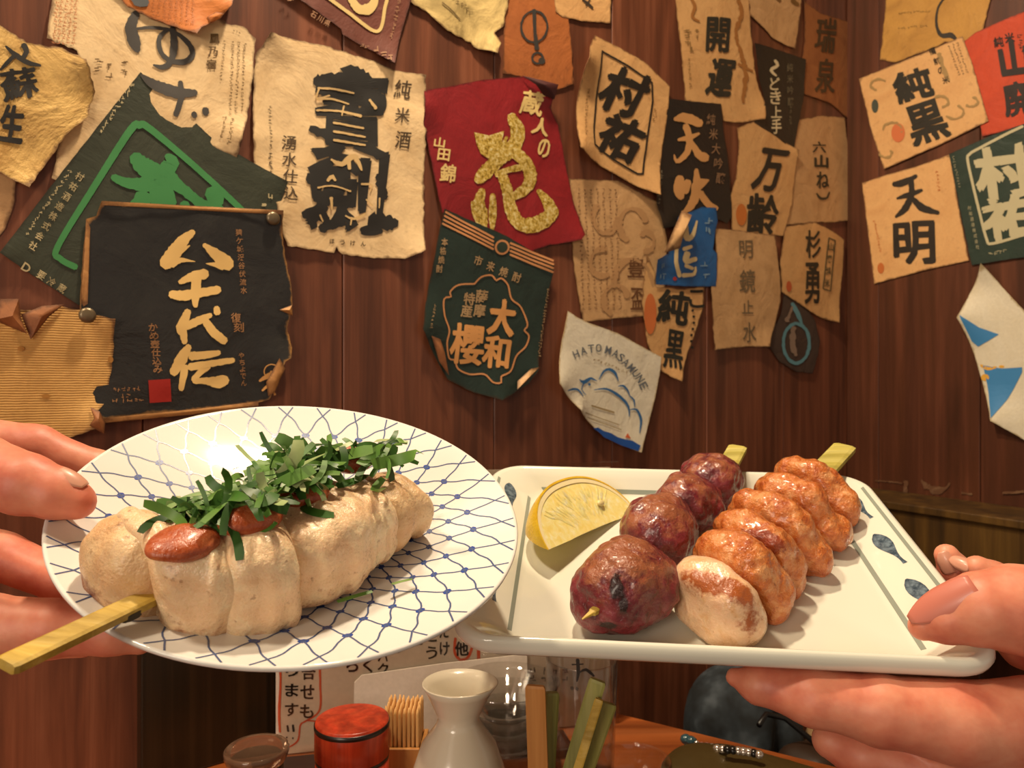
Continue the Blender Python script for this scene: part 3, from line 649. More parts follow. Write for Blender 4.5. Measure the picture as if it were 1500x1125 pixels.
I.br([(901, 566, 1), (908, 565, 3), (915, 572, 2.5), (918, 580, 1)], .1); I.br([(918, 580, 1.5), (924, 586, 2.5), (925, 596, 1)], .1); I.br([(918, 600, 1), (928, 600, 3), (934, 615, 3.5), (931, 634, 1)], .1); I.br([(866, 571, 1), (885, 570, 3), (905, 582, 4), (916, 596, 3), (917, 610, 1)], .1)
I.disc(859, 563, 2); L.ink(I, '33699c', 'bird_drawing'); I = Ink(); I.poly([(864, 627), (872, 626), (880, 631), (890, 634), (900, 640), (910, 643), (920, 645), (931, 652), (927, 660), (905, 652), (880, 640), (872, 632)]); L.ink(I, '1b4f9c', 'blue_waves'); I = Ink(); I.poly([(910, 640), (914, 634), (918, 642)]); L.ink(I, 'd06030', 'small_sail')
# --- middle cluster, towards the corner of the room
L = Label('sake_label', [(984, -50), (990, 20), (998, 90), (1002, 148), (1030, 152), (1055, 155), (1058, 178), (1080, 180), (1116, 176), (1120, 152), (1110, 130), (1104, 100), (1098, 40), (1092, -50)], .6, torange, 'long tan label with two black characters and a brown stained right half', seed=37, curls=[(1116, 175, 30, .004)])
I = Ink(); I.ch('開', 1050, 52, 34, 50, bold=.04, rag=1, rot=3); I.ch('運', 1054, 115, 36, 54, bold=.05, rag=1.5, rot=6, shear=-.1); L.ink(I, '2c2a20')
I = Ink(); I.br([(1008, -5, 3), (1016, 10, 5), (1012, 25, 4), (1022, 32, 3)]); I.br([(1078, -5, 6), (1084, 20, 6), (1076, 50, 5), (1084, 80, 5), (1090, 110, 7), (1086, 150, 4)], .5); I.br([(1080, 95, 4), (1100, 105, 3)]); L.ink(I, 'a06a34', 'stain_marks')
I = Ink(); I.tiny(1004, 40, 1008, 78, 9, 8); I.tiny(1016, 40, 1020, 60, 6); I.tiny(1006, 85, 1010, 130, 4); L.ink(I, '8a6a3c')
L = Label('sake_label', [(1092, -50), (1097, 24), (1115, 40), (1132, 58), (1150, 68), (1163, 72), (1170, 20), (1174, -50)], 1.2, tan, 'blank tan label fragment at the top edge, above the flat black label', seed=39, amp=1.4)
I = Ink(); I.br([(1135, -4, 6), (1140, 2, 5)]); I.br([(1158, 2, 7), (1166, 8, 5)]); L.ink(I, '7c5a2c')
L = Label('sake_label', [(1103, 64), (1125, 70), (1178, 88), (1176, 120), (1174, 150), (1166, 185), (1160, 222), (1134, 200), (1102, 180), (1114, 165), (1118, 150), (1110, 120)], 1.9, blk2, 'small flat black label with a column of pale hiragana', seed=41, amp=.7)
I = Ink(); I.br([(1132, 90, 4), (1136, 97, 5), (1126, 104, 5), (1134, 112, 3)]); I.ch('ど', 1132, 124, 15, 19, bold=.03, rag=.6); I.ch('き', 1133, 144, 16, 20, bold=.03, rag=.6); I.ch('上', 1134, 165, 15, 17, bold=.03); I.ch('手', 1134, 186, 14, 22, bold=.03); L.ink(I, 'd9c9a0')
I = Ink(); I.col('純米吟醸', 1154, 100, 1155, 150, 9, 12, bold=.01); I.tiny(1156, 155, 1154, 185, 4); L.ink(I, '6e6650')
L = Label('sake_label', [(1176, -50), (1174, 0), (1200, 20), (1250, 35), (1250, 90), (1247, 130), (1244, 176), (1216, 152), (1176, 138), (1172, 100), (1178, 60)], .3, brn, 'brown label with two dark characters beside the room corner', seed=43, amp=1)
I = Ink(); I.ch('瑞', 1208, 52, 28, 50, bold=.03, rag=1, rot=6); I.ch('泉', 1208, 112, 28, 50, bold=.03, rag=1, rot=4); L.ink(I, '4c3a22')
L = Label('sake_label', [(1166, 176), (1200, 170), (1236, 172), (1242, 230), (1252, 322), (1220, 326), (1196, 326), (1150, 330), (1150, 260), (1158, 210)], .9, tan, 'tan label with three small dark characters below the brown label', seed=45, amp=1)
I = Ink(); I.ch('六', 1198, 216, 20, 16, bold=.015); I.ch('山', 1201, 237, 20, 18, bold=.05); I.ch('ね', 1203, 264, 18, 24, bold=.03); I.br([(1194, 284, 2), (1200, 291, 4), (1210, 290, 3), (1213, 282, 2)]); L.ink(I, '37301e')
L = Label('sake_label', [(1078, 188), (1092, 182), (1105, 178), (1134, 198), (1164, 222), (1162, 260), (1158, 300), (1145, 346), (1105, 344), (1070, 340), (1068, 286), (1076, 262), (1080, 220)], 1.6, orng if False else torange, 'orange-tan label with two bold black characters and an orange smudge', seed=47, amp=1, curls=[(1164, 222, 30, .004)])
I = Ink(); I.ch('万', 1124, 250, 38, 62, bold=.05, rag=1.4, rot=8, shear=-.15); I.ch('齢', 1114, 314, 44, 58, bold=.035, rag=1.6, rot=4); L.ink(I, '24221a')
I = Ink(); I.disc(1083, 315, 8, 16); L.ink(I, 'c4702f', 'orange_smudge')
L = Label('sake_label', [(976, 146), (1010, 150), (1053, 153), (1058, 200), (1066, 260), (1069, 318), (1062, 328), (1040, 318), (1000, 330), (966, 336), (958, 300), (964, 220)], 2.4, blk2, 'dark olive-black label with two tan brush characters', seed=49, amp=.8, curls=[(960, 330, 40, .004)])
I = Ink(); I.new(); I.br([(985, 176, 6), (1000, 174, 15), (1022, 182, 12)]); I.br([(990, 206, 4), (1005, 203, 8), (1020, 197, 4)]); I.br([(1001, 186, 10), (1006, 205, 10), (1002, 225, 9), (988, 238, 6), (984, 228, 2)]); I.br([(1008, 208, 6), (1020, 228, 12), (1030, 232, 14)])
I.new(); I.br([(992, 262, 12), (990, 280, 16), (994, 290, 10)]); I.br([(1003, 268, 12), (1000, 282, 10)]); I.br([(1016, 250, 6), (1018, 270, 14), (1026, 268, 12), (1034, 265, 3)]); I.br([(1016, 272, 16), (1014, 290, 14), (1005, 306, 10), (996, 312, 3)]); I.br([(1022, 284, 10), (1034, 300, 10), (1046, 306, 8)]); L.ink(I, 'c8935a')
I = Ink(); I.col('純米大吟醸', 1038, 176, 1052, 262, 13, 16, bold=.012, rot=6); L.ink(I, '86664a'); I = Ink(); I.tiny(966, 250, 960, 300, 4); I.tiny(1020, 420 - 160, 1020, 262, 4); L.ink(I, '8a8068')
L = Label('sake_label', [(946, 372), (958, 400), (958, 420), (1000, 424), (1030, 420), (1028, 452), (1012, 500), (1000, 530), (992, 559), (978, 552), (962, 540), (946, 502), (938, 440)], 1.3, torange, 'narrow torn tan label with black characters hanging under the blue label', seed=51, amp=1.4, curls=[(992, 558, 40, .005)])
I = Ink(); I.ch('純', 984, 450, 44, 48, bold=.04, rag=1, rot=8); I.ch('黒', 985, 512, 26, 56, bold=.035, rag=1.2, rot=8); I.ch('こ', 1018, 438, 22, 26, bold=.03); [I.disc(1012 + 2 * math.sin(i), 455 + i * 9, 2) for i in range(7)]; L.ink(I, '24241c')
I = Ink(); I.disc(950, 460, 9, 30); L.ink(I, 'cc6f38', 'orange_smudge')
L = Label('sake_label', [(1044, 335), (1080, 338), (1132, 346), (1138, 400), (1140, 440), (1132, 475), (1120, 508), (1085, 508), (1043, 513), (1040, 460), (1038, 421), (1046, 380)], 2.6, tan, 'crumpled tan label with four faded grey characters', seed=53, amp=1, crumple=.0009, curls=[(1120, 508, 30, .004)])
I = Ink(); I.ch('明', 1088, 366, 20, 28, bold=.01, rag=.8); I.ch('鏡', 1090, 412, 22, 34, bold=.01, rag=.8); I.ch('止', 1091, 450, 16, 20, bold=.01); I.ch('水', 1094, 487, 20, 30, bold=.01, rag=.8); L.ink(I, '6e5c42')
L = Label('sake_label', [(1148, 332), (1192, 326), (1215, 338), (1234, 352), (1232, 390), (1223, 473), (1200, 466), (1182, 455), (1160, 440), (1142, 428), (1140, 380)], 2.0, torange, 'tan label with dark brush characters and a framed strip near the corner', seed=55, amp=.9, curls=[(1223, 473, 30, .004)])
I = Ink(); I.ch('杉', 1188, 358, 22, 40, bold=.03, rag=.8); I.ch('勇', 1186, 415, 20, 60, bold=.04, rag=1); L.ink(I, '2c261a')
I = Ink(); fr = [(1211, 349), (1220, 353), (1213, 427), (1202, 423)]; [I.ln(*a, *b, 1.8) for a, b in zip(fr, fr[1:] + fr[:1])]; I.col('山廃純米', 1214, 362, 1208, 415, 7, 12, bold=.02); L.ink(I, '5a5034')
I = Ink(); I.disc(1152, 420, 4, 8); L.ink(I, 'b8552c', 'seal')
L = Label('sake_label', [(1146, 428), (1160, 436), (1182, 456), (1192, 470), (1199, 500), (1196, 520), (1188, 547), (1165, 545), (1140, 530), (1124, 508), (1132, 478), (1142, 460)], 1.2, dk, 'small smoky dark label with a blue ring', seed=57, amp=1)
I = Ink(); I.loop([(1164 + 19 * math.cos(a) , 503 + 29 * math.sin(a)) for a in np.linspace(-1.1, 4.8, 18)], 4.5, .25); I.br([(1158, 445, 5), (1166, 460, 7), (1172, 475, 3)]); L.ink(I, '5f8e98', 'blue_ring')
I = Ink(); I.br([(1160, 480, 6), (1158, 505, 9), (1164, 520, 5)], .4); I.br([(1158, 450, 4), (1150, 470, 6)], .4); L.ink(I, '8a7462')
L = Label('sake_label', [(990, 318), (1010, 310), (1024, 304), (1042, 306), (1046, 325), (1040, 366), (1046, 372), (1045, 420), (1000, 420), (957, 417), (955, 382), (975, 372), (984, 345)], 3.4, blue, 'bright blue label with cream characters, partly folded', seed=59, amp=.6, curls=[(1044, 306, 30, .003), (957, 380, 30, .005)])
I = Ink(); I.br([(999, 322, 4), (1000, 335, 7), (1002, 350, 9), (1010, 345, 6), (1016, 325, 3)]); I.br([(987, 362, 5), (986, 385, 6), (991, 405, 6)]); I.br([(997, 366, 6), (1008, 362, 5)]); I.br([(1002, 372, 9), (1000, 384, 8), (1014, 380, 7)]); I.br([(1000, 390, 6), (1010, 394, 5)]); I.br([(996, 404, 6), (1012, 402, 5), (1014, 392, 3)]); L.ink(I, 'e0c894')
I = Ink(); I.tiny(1030, 320, 1034, 345, 10, 12); I.tiny(1024, 385, 1034, 408, 9, 10); I.tiny(964, 385, 966, 410, 8, 9); L.ink(I, '7e9cb0')
I = Ink(); I.disc(984, 409, 3); L.ink(I, 'a03030', 'seal')
L.fold([(992, 310), (1001, 318), (992, 352), (984, 366), (964, 372), (972, 345)], tan, .006)

# --- right wall
L = Label('sake_label', [(1300, -50), (1297, 20), (1290, 88), (1312, 92), (1350, 78), (1385, 62), (1415, 62), (1440, 50), (1452, 0), (1458, -50)], .4, paper('ochre_paper', 'bd8c40', '96682a', .6), 'ochre label with one curved black stroke at the top of the right wall', pl=RW, seed=61, amp=1.6)
I = Ink(); I.br([(1392, -10, 3), (1376, 10, 3), (1373, 35, 4), (1380, 52, 6), (1395, 52, 8), (1402, 60, 4)]); L.ink(I, '2c241a'); I = Ink(); I.tiny(1316, 20, 1364, 16, 3.5); I.tiny(1316, 42, 1360, 38, 3.5); L.ink(I, '8a6a30')
L = Label('sake_label', [(1412, 62), (1430, 48), (1470, 30), (1545, 0), (1545, 178), (1490, 188), (1440, 200), (1425, 120)], .8, rorng, 'red-orange label cut off by the right edge, with black characters', pl=RW, seed=63, amp=.6)
I = Ink(); I.ch('山', 1487, 86, 42, 54, bold=.06, rag=1.5, rot=-8); I.ch('廃', 1492, 145, 40, 50, bold=.05, rag=1.5, rot=-8); I.ch('純', 1464, 62, 14, 15, bold=.03, rot=-10); I.ch('米', 1480, 56, 14, 15, bold=.03, rot=-10); I.tiny(1494, 50, 1500, 80, 6); L.ink(I, '241712')
L = Label('sake_label', [(1545, 168), (1545, 372), (1480, 380), (1425, 389), (1408, 310), (1392, 226), (1450, 200), (1490, 186)], 1.7, ygreen, 'dark green label with a white rounded frame at the right edge', pl=RW, seed=65, amp=.5)
I = Ink(); I.br([(1500, 186, 4), (1470, 200, 4), (1436, 218, 4), (1423, 226, 4), (1420, 238, 4), (1434, 300, 4), (1447, 350, 4), (1456, 357, 4), (1500, 345, 4), (1530, 338, 4)], .03)
I.ch('村', 1472, 252, 80, 74, bold=.055, rag=2, rot=-8); I.ch('祐', 1480, 318, 74, 60, bold=.055, rag=2, rot=-8); L.ink(I, 'b9b08c')
I = Ink(); I.col('村祐酒造株式会社', 1422, 305, 1434, 362, 5, 6, bold=.01); I.tiny(1398, 228, 1408, 275, 3); I.tiny(1450, 372, 1478, 366, 6, 7); L.ink(I, '9a9474')
L = Label('sake_label', [(1264, 268), (1300, 256), (1350, 242), (1394, 226), (1405, 300), (1421, 382), (1360, 395), (1282, 416), (1274, 350)], 1.2, torange, 'clean orange-tan label with two black characters at the right', pl=RW, seed=67, amp=.5)
I = Ink()
I.new(); I.br([(1311, 270, 7), (1325, 268, 10), (1344, 258, 5)]); I.br([(1316, 291, 3), (1332, 286, 8), (1352, 279, 5)]); I.br([(1336, 264, 8), (1337, 285, 9), (1328, 305, 10), (1314, 318, 4)]); I.br([(1338, 290, 6), (1352, 304, 11), (1376, 312, 6)])
I.ch('明', 1341, 356, 58, 62, bold=.04, rag=1.5, rot=-3); L.ink(I, '241c14'); I = Ink(); I.tiny(1282, 322, 1292, 370, 3.5); I.tiny(1374, 250, 1377, 282, 4); I.disc(1292, 393, 5, 8); L.ink(I, 'b8652c')
L = Label('sake_label', [(1260, 116), (1300, 100), (1360, 76), (1412, 54), (1428, 100), (1450, 178), (1380, 212), (1297, 248), (1278, 190)], 2.2, torange, 'illustrated cream label with two bold black characters on the right wall', pl=RW, seed=69, amp=.7)
I = Ink()
for x, y, r in ((1290, 125, 12), (1310, 190, 14), (1400, 165, 14), (1425, 150, 10), (1380, 150, 12), (1300, 225, 9)): I.new(); I.br([(x + r * math.cos(a + x), y + r * .7 * math.sin(a + x), 3.5) for a in np.linspace(0, 3.6, 8)], .5)
I.new(); I.br([(1378, 80, 6), (1384, 100, 6), (1392, 118, 5)], .3); L.ink(I, '9a7c4c', 'drawing'); I = Ink(); I.disc(1318, 195, 10, 14); L.ink(I, 'c46a3c', 'orange_spot')
I = Ink(); I.disc(1284, 156, 5, 10); L.ink(I, '3e4438', 'dark_drop')
I = Ink(); I.ch('純', 1340, 125, 54, 44, bold=.05, rag=1.5, rot=-16); I.ch('黒', 1360, 180, 56, 58, bold=.045, rag=1.5, rot=-18); I.col('備前の米', 1368, 76, 1388, 118, 10, bold=.02, rot=-18); L.ink(I, '24200f' if False else '241f14'); I = Ink(); [I.tiny(1392 + i * 6, 66 - i * 2, 1408 + i * 6, 112 - i * 2, 3) for i in range(3)]; L.ink(I, '5c4c30')
L = Label('sake_label', [(1446, 387), (1470, 420), (1545, 500), (1545, 672), (1500, 642), (1462, 616), (1446, 575), (1430, 520), (1414, 466), (1425, 430)], 2.8, paper('grey_white_paper', 'd9d0b8', 'c8b890', .4, spots=.1, edge='a08a5c'), 'white label with blue sky shapes curling off the right wall', pl=RW, seed=71, amp=.5, curls=[(1414, 466, 60, .014), (1462, 616, 60, .012), (1446, 387, 50, .010)])
I = Ink(); I.poly([(1417, 462), (1440, 480), (1466, 490), (1450, 500), (1436, 508), (1428, 500)]); I.poly([(1443, 535), (1470, 540), (1500, 538), (1500, 545), (1480, 585), (1462, 612), (1455, 590)]); L.ink(I, '3a7fb5', 'blue_shapes')
I = Ink(); I.disc(1446, 553, 6, 5); I.br([(1440, 535, 3), (1450, 540, 5), (1462, 538, 3)]); I.disc(1470, 537, 4, 2); L.ink(I, 'd9a43c', 'yellow_flowers')

I = Ink()
for q in ([(1283, 704, 2), (1310, 706, 2), (1322, 708, 3)], [(1328, 706, 7), (1327, 722, 5)], [(1351, 704, 4), (1358, 712, 8), (1372, 718, 10), (1386, 716, 5), (1392, 708, 3)], [(1410, 722, 3), (1424, 724, 4)], [(1470, 722, 3), (1500, 720, 4)]): I.new(); I.br(q, .5)
for a, b in zip(I.cut, I.cut[1:] + [len(I.F)]):
    J = Ink(); used = sorted({i for f in I.F[a:b] for i in f}); mp = {o: i for i, o in enumerate(used)}; J.V = [I.V[i] for i in used]; J.F = [tuple(mp[i] for i in f) for f in I.F[a:b]]
    ink_mesh('chipped_patch', J, RW.uv, lambda u, v: 0 * u + .0008, RW, m_plaster, wr)
# --- thumbtacks
m_tack = plain('grey_tack', '75664e', .35, Metallic=.5)
def tack(px, py, label, wv):
    p = LW.at(px, py, wv); V = []; Fc = []; n = 20; prof = [(.0, .0022), (.0030, .0020), (.0044, .0013), (.0048, .0002), (.0040, -.0006)]
    for r, z in prof:
        for j in range(n): a = 2 * math.pi * j / n; V.append(p + LW.u * r * math.cos(a) + LW.v * r * math.sin(a) + LW.n * z)
    for i in range(len(prof) - 1):
        for j in range(n): Fc.append((i * n + j, i * n + (j + 1) % n, (i + 1) * n + (j + 1) % n, (i + 1) * n + j))
    o = mesh('thumbtack', V, Fc, m_tack); tube('pin', [p - LW.n * .0004, p - LW.n * .010], .0005, m_tack, o, 6); return tag(o, label, 'thumbtack', 'thumbtacks in the labels')
tack(128, 462, 'round grey thumbtack at the top corner of the ribbed tan label', .0085)
tack(400, 320, 'round grey thumbtack at the upper right of the black character label', .0068)
# ================================================================ dishes
nt = NT('white_porcelain'); nt.base((.80, .78, .73, 1)); nt.set(Roughness=.06, Coat__Weight=.0); m_porc = nt.m
nt = NT('celadon_white_glaze'); nt.base((.78, .78, .67, 1)); nt.set(Roughness=.13, Coat__Weight=.4, Coat__Roughness=.05); m_tray = nt.m
m_blue = plain('cobalt_glaze', '4a5c86', .2); m_blue2 = plain('cobalt_knot', '24489c', .2)
def rotm(rx, ry, rz):
    return np.array(Matrix.Rotation(ry, 3, 'Y') @ Matrix.Rotation(rx, 3, 'X') @ Matrix.Rotation(rz, 3, 'Z'))
# --- round plate
PC = np.array([-0.08151, 0.28988, H - 0.04578]); PM = rotm(0.39769, 0.17318, 0); PR = .085
def smooth(t): t = np.clip(t, 0, 1); return t * t * (3 - 2 * t)
def plate_z(r):      # the rim top is z = 0
    return -.0155 + .0155 * np.clip((r - .030) / (.085 - .030), 0, 1) ** 1.55
def pl_world(L): return PC + np.asarray(L) @ PM.T
prof = [(0.0004, plate_z(0)), (.012, plate_z(.012)), (.03, plate_z(.03))] + [(r, float(plate_z(r))) for r in np.linspace(.034, .0835, 16)] + [(.0845, -.0002), (.0851, -.0008), (.0850, -.0017), (.0838, -.0025)] + [(r, float(plate_z(r)) - .0032) for r in np.linspace(.081, .046, 8)] + [(.045, -.0235), (.0425, -.0240), (.0405, -.0235), (.0400, -.0195), (.02, -.0192), (.0004, -.0192)]
V = []; Fc = []; n = 128
for r, z in prof:
    for j in range(n): a = 2 * math.pi * j / n; V.append(pl_world((r * math.cos(a), r * math.sin(a), z)))
for i in range(len(prof) - 1):
    for j in range(n): Fc.append((i * n + j, i * n + (j + 1) % n, (i + 1) * n + (j + 1) % n, (i + 1) * n + j))
plate = tag(mesh('round_plate', V, Fc, m_porc), 'round white porcelain plate with a blue fishing-net pattern, held at left', 'plate')
# net pattern, a thin raised glaze
NV, NF, KV, KF = [], [], [], []
def ribbon(Vl, Fl, pts, w_):
    pts = np.array(pts); D = np.gradient(pts, axis=0); D /= np.maximum(np.hypot(D[:, 0], D[:, 1]), 1e-9)[:, None]; N = np.stack([-D[:, 1], D[:, 0]], 1)
    b = len(Vl); w_ = np.broadcast_to(w_, len(pts))
    for p, q, ww in zip(pts, N, w_):
        for s in (1, -1):
            e = p + q * s * ww / 2; r = math.hypot(*e); Vl.append(pl_world((e[0], e[1], float(plate_z(r)) + .00012)))
    for i in range(len(pts) - 1): Fl.append((b + 2 * i, b + 2 * i + 1, b + 2 * i + 3, b + 2 * i + 2))
rn = random.Random(5); NK = 32; rings = [.0785]
while rings[-1] > .012: rings.append(rings[-1] * (.872 if rings[-1] > .05 else .845) - .0004)
def knot(k, j):
    r = rings[k] * (1 + .012 * math.sin(j * 7.1 + k * 3)); a = 2 * math.pi * (j + .5 * (k % 2)) / NK; a = a + .42 * (2 * math.pi / NK) * k * max(0, math.cos(a)) ** .7 * (rings[k] / .08) ** 1.0 + .012 * math.sin(j * 5.3 + k); return r, a
for k in range(len(rings)):
    sp = 2 * math.pi / NK
    if k > 7 and k % 2: pass
    for j in range(NK):
        r, a = knot(k, j); c, s = math.cos(a), math.sin(a)
        if k > 0 and r > .014:
            sz = max(.0010, r * .020)
            lp = [(r * c + sz * .55 * math.cos(t) * c - sz * math.sin(t) * s, r * s + sz * .55 * math.cos(t) * s + sz * math.sin(t) * c) for t in np.linspace(0, 2 * math.pi, 9)]
            ribbon(KV, KF, lp, .0011)
        if k == len(rings) - 1: continue
        for d in (0, 1):
            j2 = (j + (d if k % 2 else d - 1)) % NK; r2, a2 = knot(k + 1, j2)
            if a2 - a > math.pi: a2 -= 2 * math.pi
            if a - a2 > math.pi: a2 += 2 * math.pi
            if k == 0:     # loose tails that end just inside the rim
                r0, a0 = .0838, a - (a2 - a) * .40; r2, a2 = r, a; ribbon(NV, NF, [((r0 + (r2 - r0) * t) * math.cos(a0 + (a2 - a0) * t), (r0 + (r2 - r0) * t) * math.sin(a0 + (a2 - a0) * t)) for t in np.linspace(0, 1, 5)], .00062); r2, a2 = knot(k + 1, j2); r0, a0 = r, a
                if a2 - a > math.pi: a2 -= 2 * math.pi
                if a - a2 > math.pi: a2 += 2 * math.pi
            else: r0, a0 = r, a
            q = []
            for t in np.linspace(0, 1, 7):
                rr = r0 + (r2 - r0) * t; aa = a0 + (a2 - a0) * (t + .07 * math.sin(2 * math.pi * t)); q.append((rr * math.cos(aa), rr * math.sin(aa)))
            ribbon(NV, NF, q, .00062 if r > .04 else .00046)
o = mesh('net_pattern', NV, NF, m_blue, plate, smooth=False); o['kind'] = 'stuff'
o = mesh('net_knots', KV, KF, m_blue2, plate, smooth=False); o['kind'] = 'stuff'
# --- rectangular plate
TC = np.array([0.08643, 0.35881, H - 0.07438]); TM = rotm(0.32264, -0.01214, -0.09397); TA, TB = .105, .0809
def tr_world(L): return TC + np.asarray(L) @ TM.T
def rrect(a, b, c, n=10):
    out = []
    for cx, cy, a0 in ((a - c, b - c, 0), (-a + c, b - c, 90), (-a + c, -b + c, 180), (a - c, -b + c, 270)):
        for t in np.linspace(0, 90, n): q = math.radians(a0 + t); out.append((cx + c * math.cos(q), cy + c * math.sin(q)))
    # add points along the straight sides
    res = []
    for p, q in zip(out, out[1:] + out[:1]):
        L = math.hypot(q[0] - p[0], q[1] - p[1]); res.append(p)
        if L > .02: res += [(p[0] + (q[0] - p[0]) * t, p[1] + (q[1] - p[1]) * t) for t in np.linspace(0, 1, 14)[1:-1]]
    return res
# inset from the rim on the long / short sides, corner radius, height below the rim
def tring(fx, fy, c, z): return [(x, y, z) for x, y in rrect(TA - fx, TB - fy, c)]
rings_t = [tring(.060, .055, .004, -.0125), tring(.026, .016, .008, -.0125), tring(.0235, .0135, .009, -.0118), tring(.021, .0115, .010, -.0098), tring(.012, .0075, .013, -.0045), tring(.005, .0038, .0155, -.0010), tring(.0025, .0022, .0165, -.0001),
           tring(.0010, .0010, .0178, -.0006), tring(.0002, .0002, .018, -.0022), tring(-.0002, -.0002, .018, -.0045), tring(.0004, .0004, .0178, -.0068), tring(.0022, .0020, .017, -.0086), tring(.006, .005, .015, -.0098), tring(.016, .012, .012, -.0140), tring(.024, .018, .010, -.0165), tring(.030, .022, .009, -.0175), tring(.031, .023, .009, -.0195), tring(.034, .026, .008, -.0195), tring(.036, .028, .008, -.0165), tring(.062, .057, .004, -.0165)]
m = len(rings_t[0]); V = [tr_world(p) for R_ in rings_t for p in R_]; Fc = [(i * m + j, i * m + (j + 1) % m, (i + 1) * m + (j + 1) % m, (i + 1) * m + j) for i in range(len(rings_t) - 1) for j in range(m)]
Fc.append(tuple(range(m))[::-1]); Fc.append(tuple((len(rings_t) - 1) * m + j for j in range(m)))
tray = tag(mesh('rectangular_plate', V, Fc, m_tray), 'rectangular off-white ceramic plate with grey-blue border drops, held at right', 'plate')
def tz(x, y):
    """height of the inside surface"""
    def side(d, xs, zs): return np.interp(d, xs, zs)
    return max(side(TA - abs(x), [.0025, .005, .012, .021, .0235, .026], [-.0001, -.001, -.0045, -.0098, -.0118, -.0125]), side(TB - abs(y), [.0022, .0038, .0075, .0115, .0135, .016], [-.0001, -.001, -.0045, -.0098, -.0118, -.0125]))
def decal(name, lines, mat, parent):
    Vl, Fl = [], []
    for pts, w_ in lines:
        pts = np.array(pts, float); Q = [pts[0]]
        for p, q in zip(pts[:-1], pts[1:]): Q += [p + (q - p) * t for t in np.linspace(0, 1, 9)[1:]]
        pts = np.array(Q); w2 = np.interp(np.linspace(0, 1, len(pts)), np.linspace(0, 1, len(w_)), w_) if hasattr(w_, '__len__') else np.full(len(pts), w_)
        D = np.gradient(pts, axis=0); D /= np.maximum(np.hypot(D[:, 0], D[:, 1]), 1e-9)[:, None]; N = np.stack([-D[:, 1], D[:, 0]], 1); b = len(Vl)
        for p, q, ww in zip(pts, N, w2):
            for s in (1, 0, -1): e = p + q * s * ww / 2; Vl.append(tr_world((e[0], e[1], tz(*e) + .00014)))
        for i in range(len(pts) - 1):
            for k in (0, 1): Fl.append((b + 3 * i + k, b + 3 * i + k + 1, b + 3 * i + 4 + k, b + 3 * i + 3 + k))
    return mesh(name, Vl, Fl, mat, parent, smooth=False)
m_gl = plain('grey_glaze_line', '8e978c', .2)
nt = NT('blue_grey_glaze'); co = nt.coord((400, 400, 400)); nt.base(nt.ramp(nt.noise(co, 1.0, 3, .6), [(.35, lin('2f4150')), (.65, lin('6f8290'))])); nt.set(Roughness=.15); m_drop = nt.m
ln_ = []
for sx in (1, -1):
    ln_.append(([(sx * (TA - .0052), -TB + .012), (sx * (TA - .0052), TB - .012)], .0016)); ln_.append(([(sx * (TA - .0225), -TB + .014), (sx * (TA - .0225), TB - .014)], .0017))
ln_.append(([(-TA + .024, TB - .012), (TA - .022, TB - .012)], .0018)); ln_.append(([(-TA + .024, -TB + .0145), (TA - .024, -TB + .0145)], .0008))
o = decal('border_lines', ln_, m_gl, tray)
for sx in (1, -1):
    for i, y in enumerate((.049, .0065, -.033)):
        x = sx * (TA - .0125); n_d = 11; pts = [(x + .0022 * (t - .35) * 1.6, y + .0145 - .029 * t) for t in np.linspace(0, 1, n_d)]
        decal('border_drop', [(pts, [.0008, .0044, .0062, .0068, .0064, .0052, .0036, .0022, .0014, .0013, .0019])], m_drop, tray)
def raypl(C0, M, px, py, z):
    nrm = M[:, 2]; d = np.array([(px - 750) / F, 1, -(py - 562.5) / F]); C = np.array([0, 0, H]); O = C0 + nrm * z
    return C + d * (((O - C) @ nrm) / (d @ nrm))
def onp(px, py, h): return raypl(PC, PM, px, py, -.0155 + h)      # h above the plate's floor
def ont(px, py, h): return raypl(TC, TM, px, py, -.0125 + h)

# ================================================================ food
def meat(name, stops, rough=.35, spot=None, spot_amt=.6, sss=.12, nscale=110, bump=.5, coat=.3, spec_n=900, hi=None, hi_stops=(.35, .8), low=None, mark=None):
    nt = NT(name); co = nt.coord(); a = nt.noise(co, nscale, 4, .6, .4); b = nt.noise(co, nscale * 3.4, 3, .6); c = nt.noise(co, spec_n * 1.0, 3, .6)
    k = len(stops); col = nt.ramp(a, [(.32 + .36 * i / max(k - 1, 1), lin(s)) for i, s in enumerate(stops)])
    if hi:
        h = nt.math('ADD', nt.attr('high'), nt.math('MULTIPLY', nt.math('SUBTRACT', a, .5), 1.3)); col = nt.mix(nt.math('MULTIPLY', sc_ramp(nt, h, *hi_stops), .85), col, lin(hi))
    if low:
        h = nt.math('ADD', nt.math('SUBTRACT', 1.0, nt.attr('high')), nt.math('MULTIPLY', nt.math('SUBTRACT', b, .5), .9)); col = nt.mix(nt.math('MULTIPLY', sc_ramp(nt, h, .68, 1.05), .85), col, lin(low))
    if mark:
        h = nt.math('ADD', nt.attr('mark'), nt.math('MULTIPLY', nt.math('SUBTRACT', b, .5), 1.1)); col = nt.mix(nt.math('MULTIPLY', sc_ramp(nt, h, .42, .72), .92), col, lin(mark))
    if spot: col = nt.mix(nt.math('MULTIPLY', sc_ramp(nt, b, .64, .72), spot_amt), col, lin(spot))
    nt.base(col); nt.set(Roughness=nt.ramp(c, [(.35, (rough * .55,) * 3), (.7, (min(rough * 1.5, 1),) * 3)]), Subsurface__Weight=sss, Subsurface__Radius=(.006, .003, .0015), Subsurface__Scale=.6, Coat__Weight=coat, Coat__Roughness=.14)
    nt.bump(nt.math('ADD', nt.math('MULTIPLY', b, .8), nt.math('MULTIPLY', c, .5)), bump, .0012); return nt.m
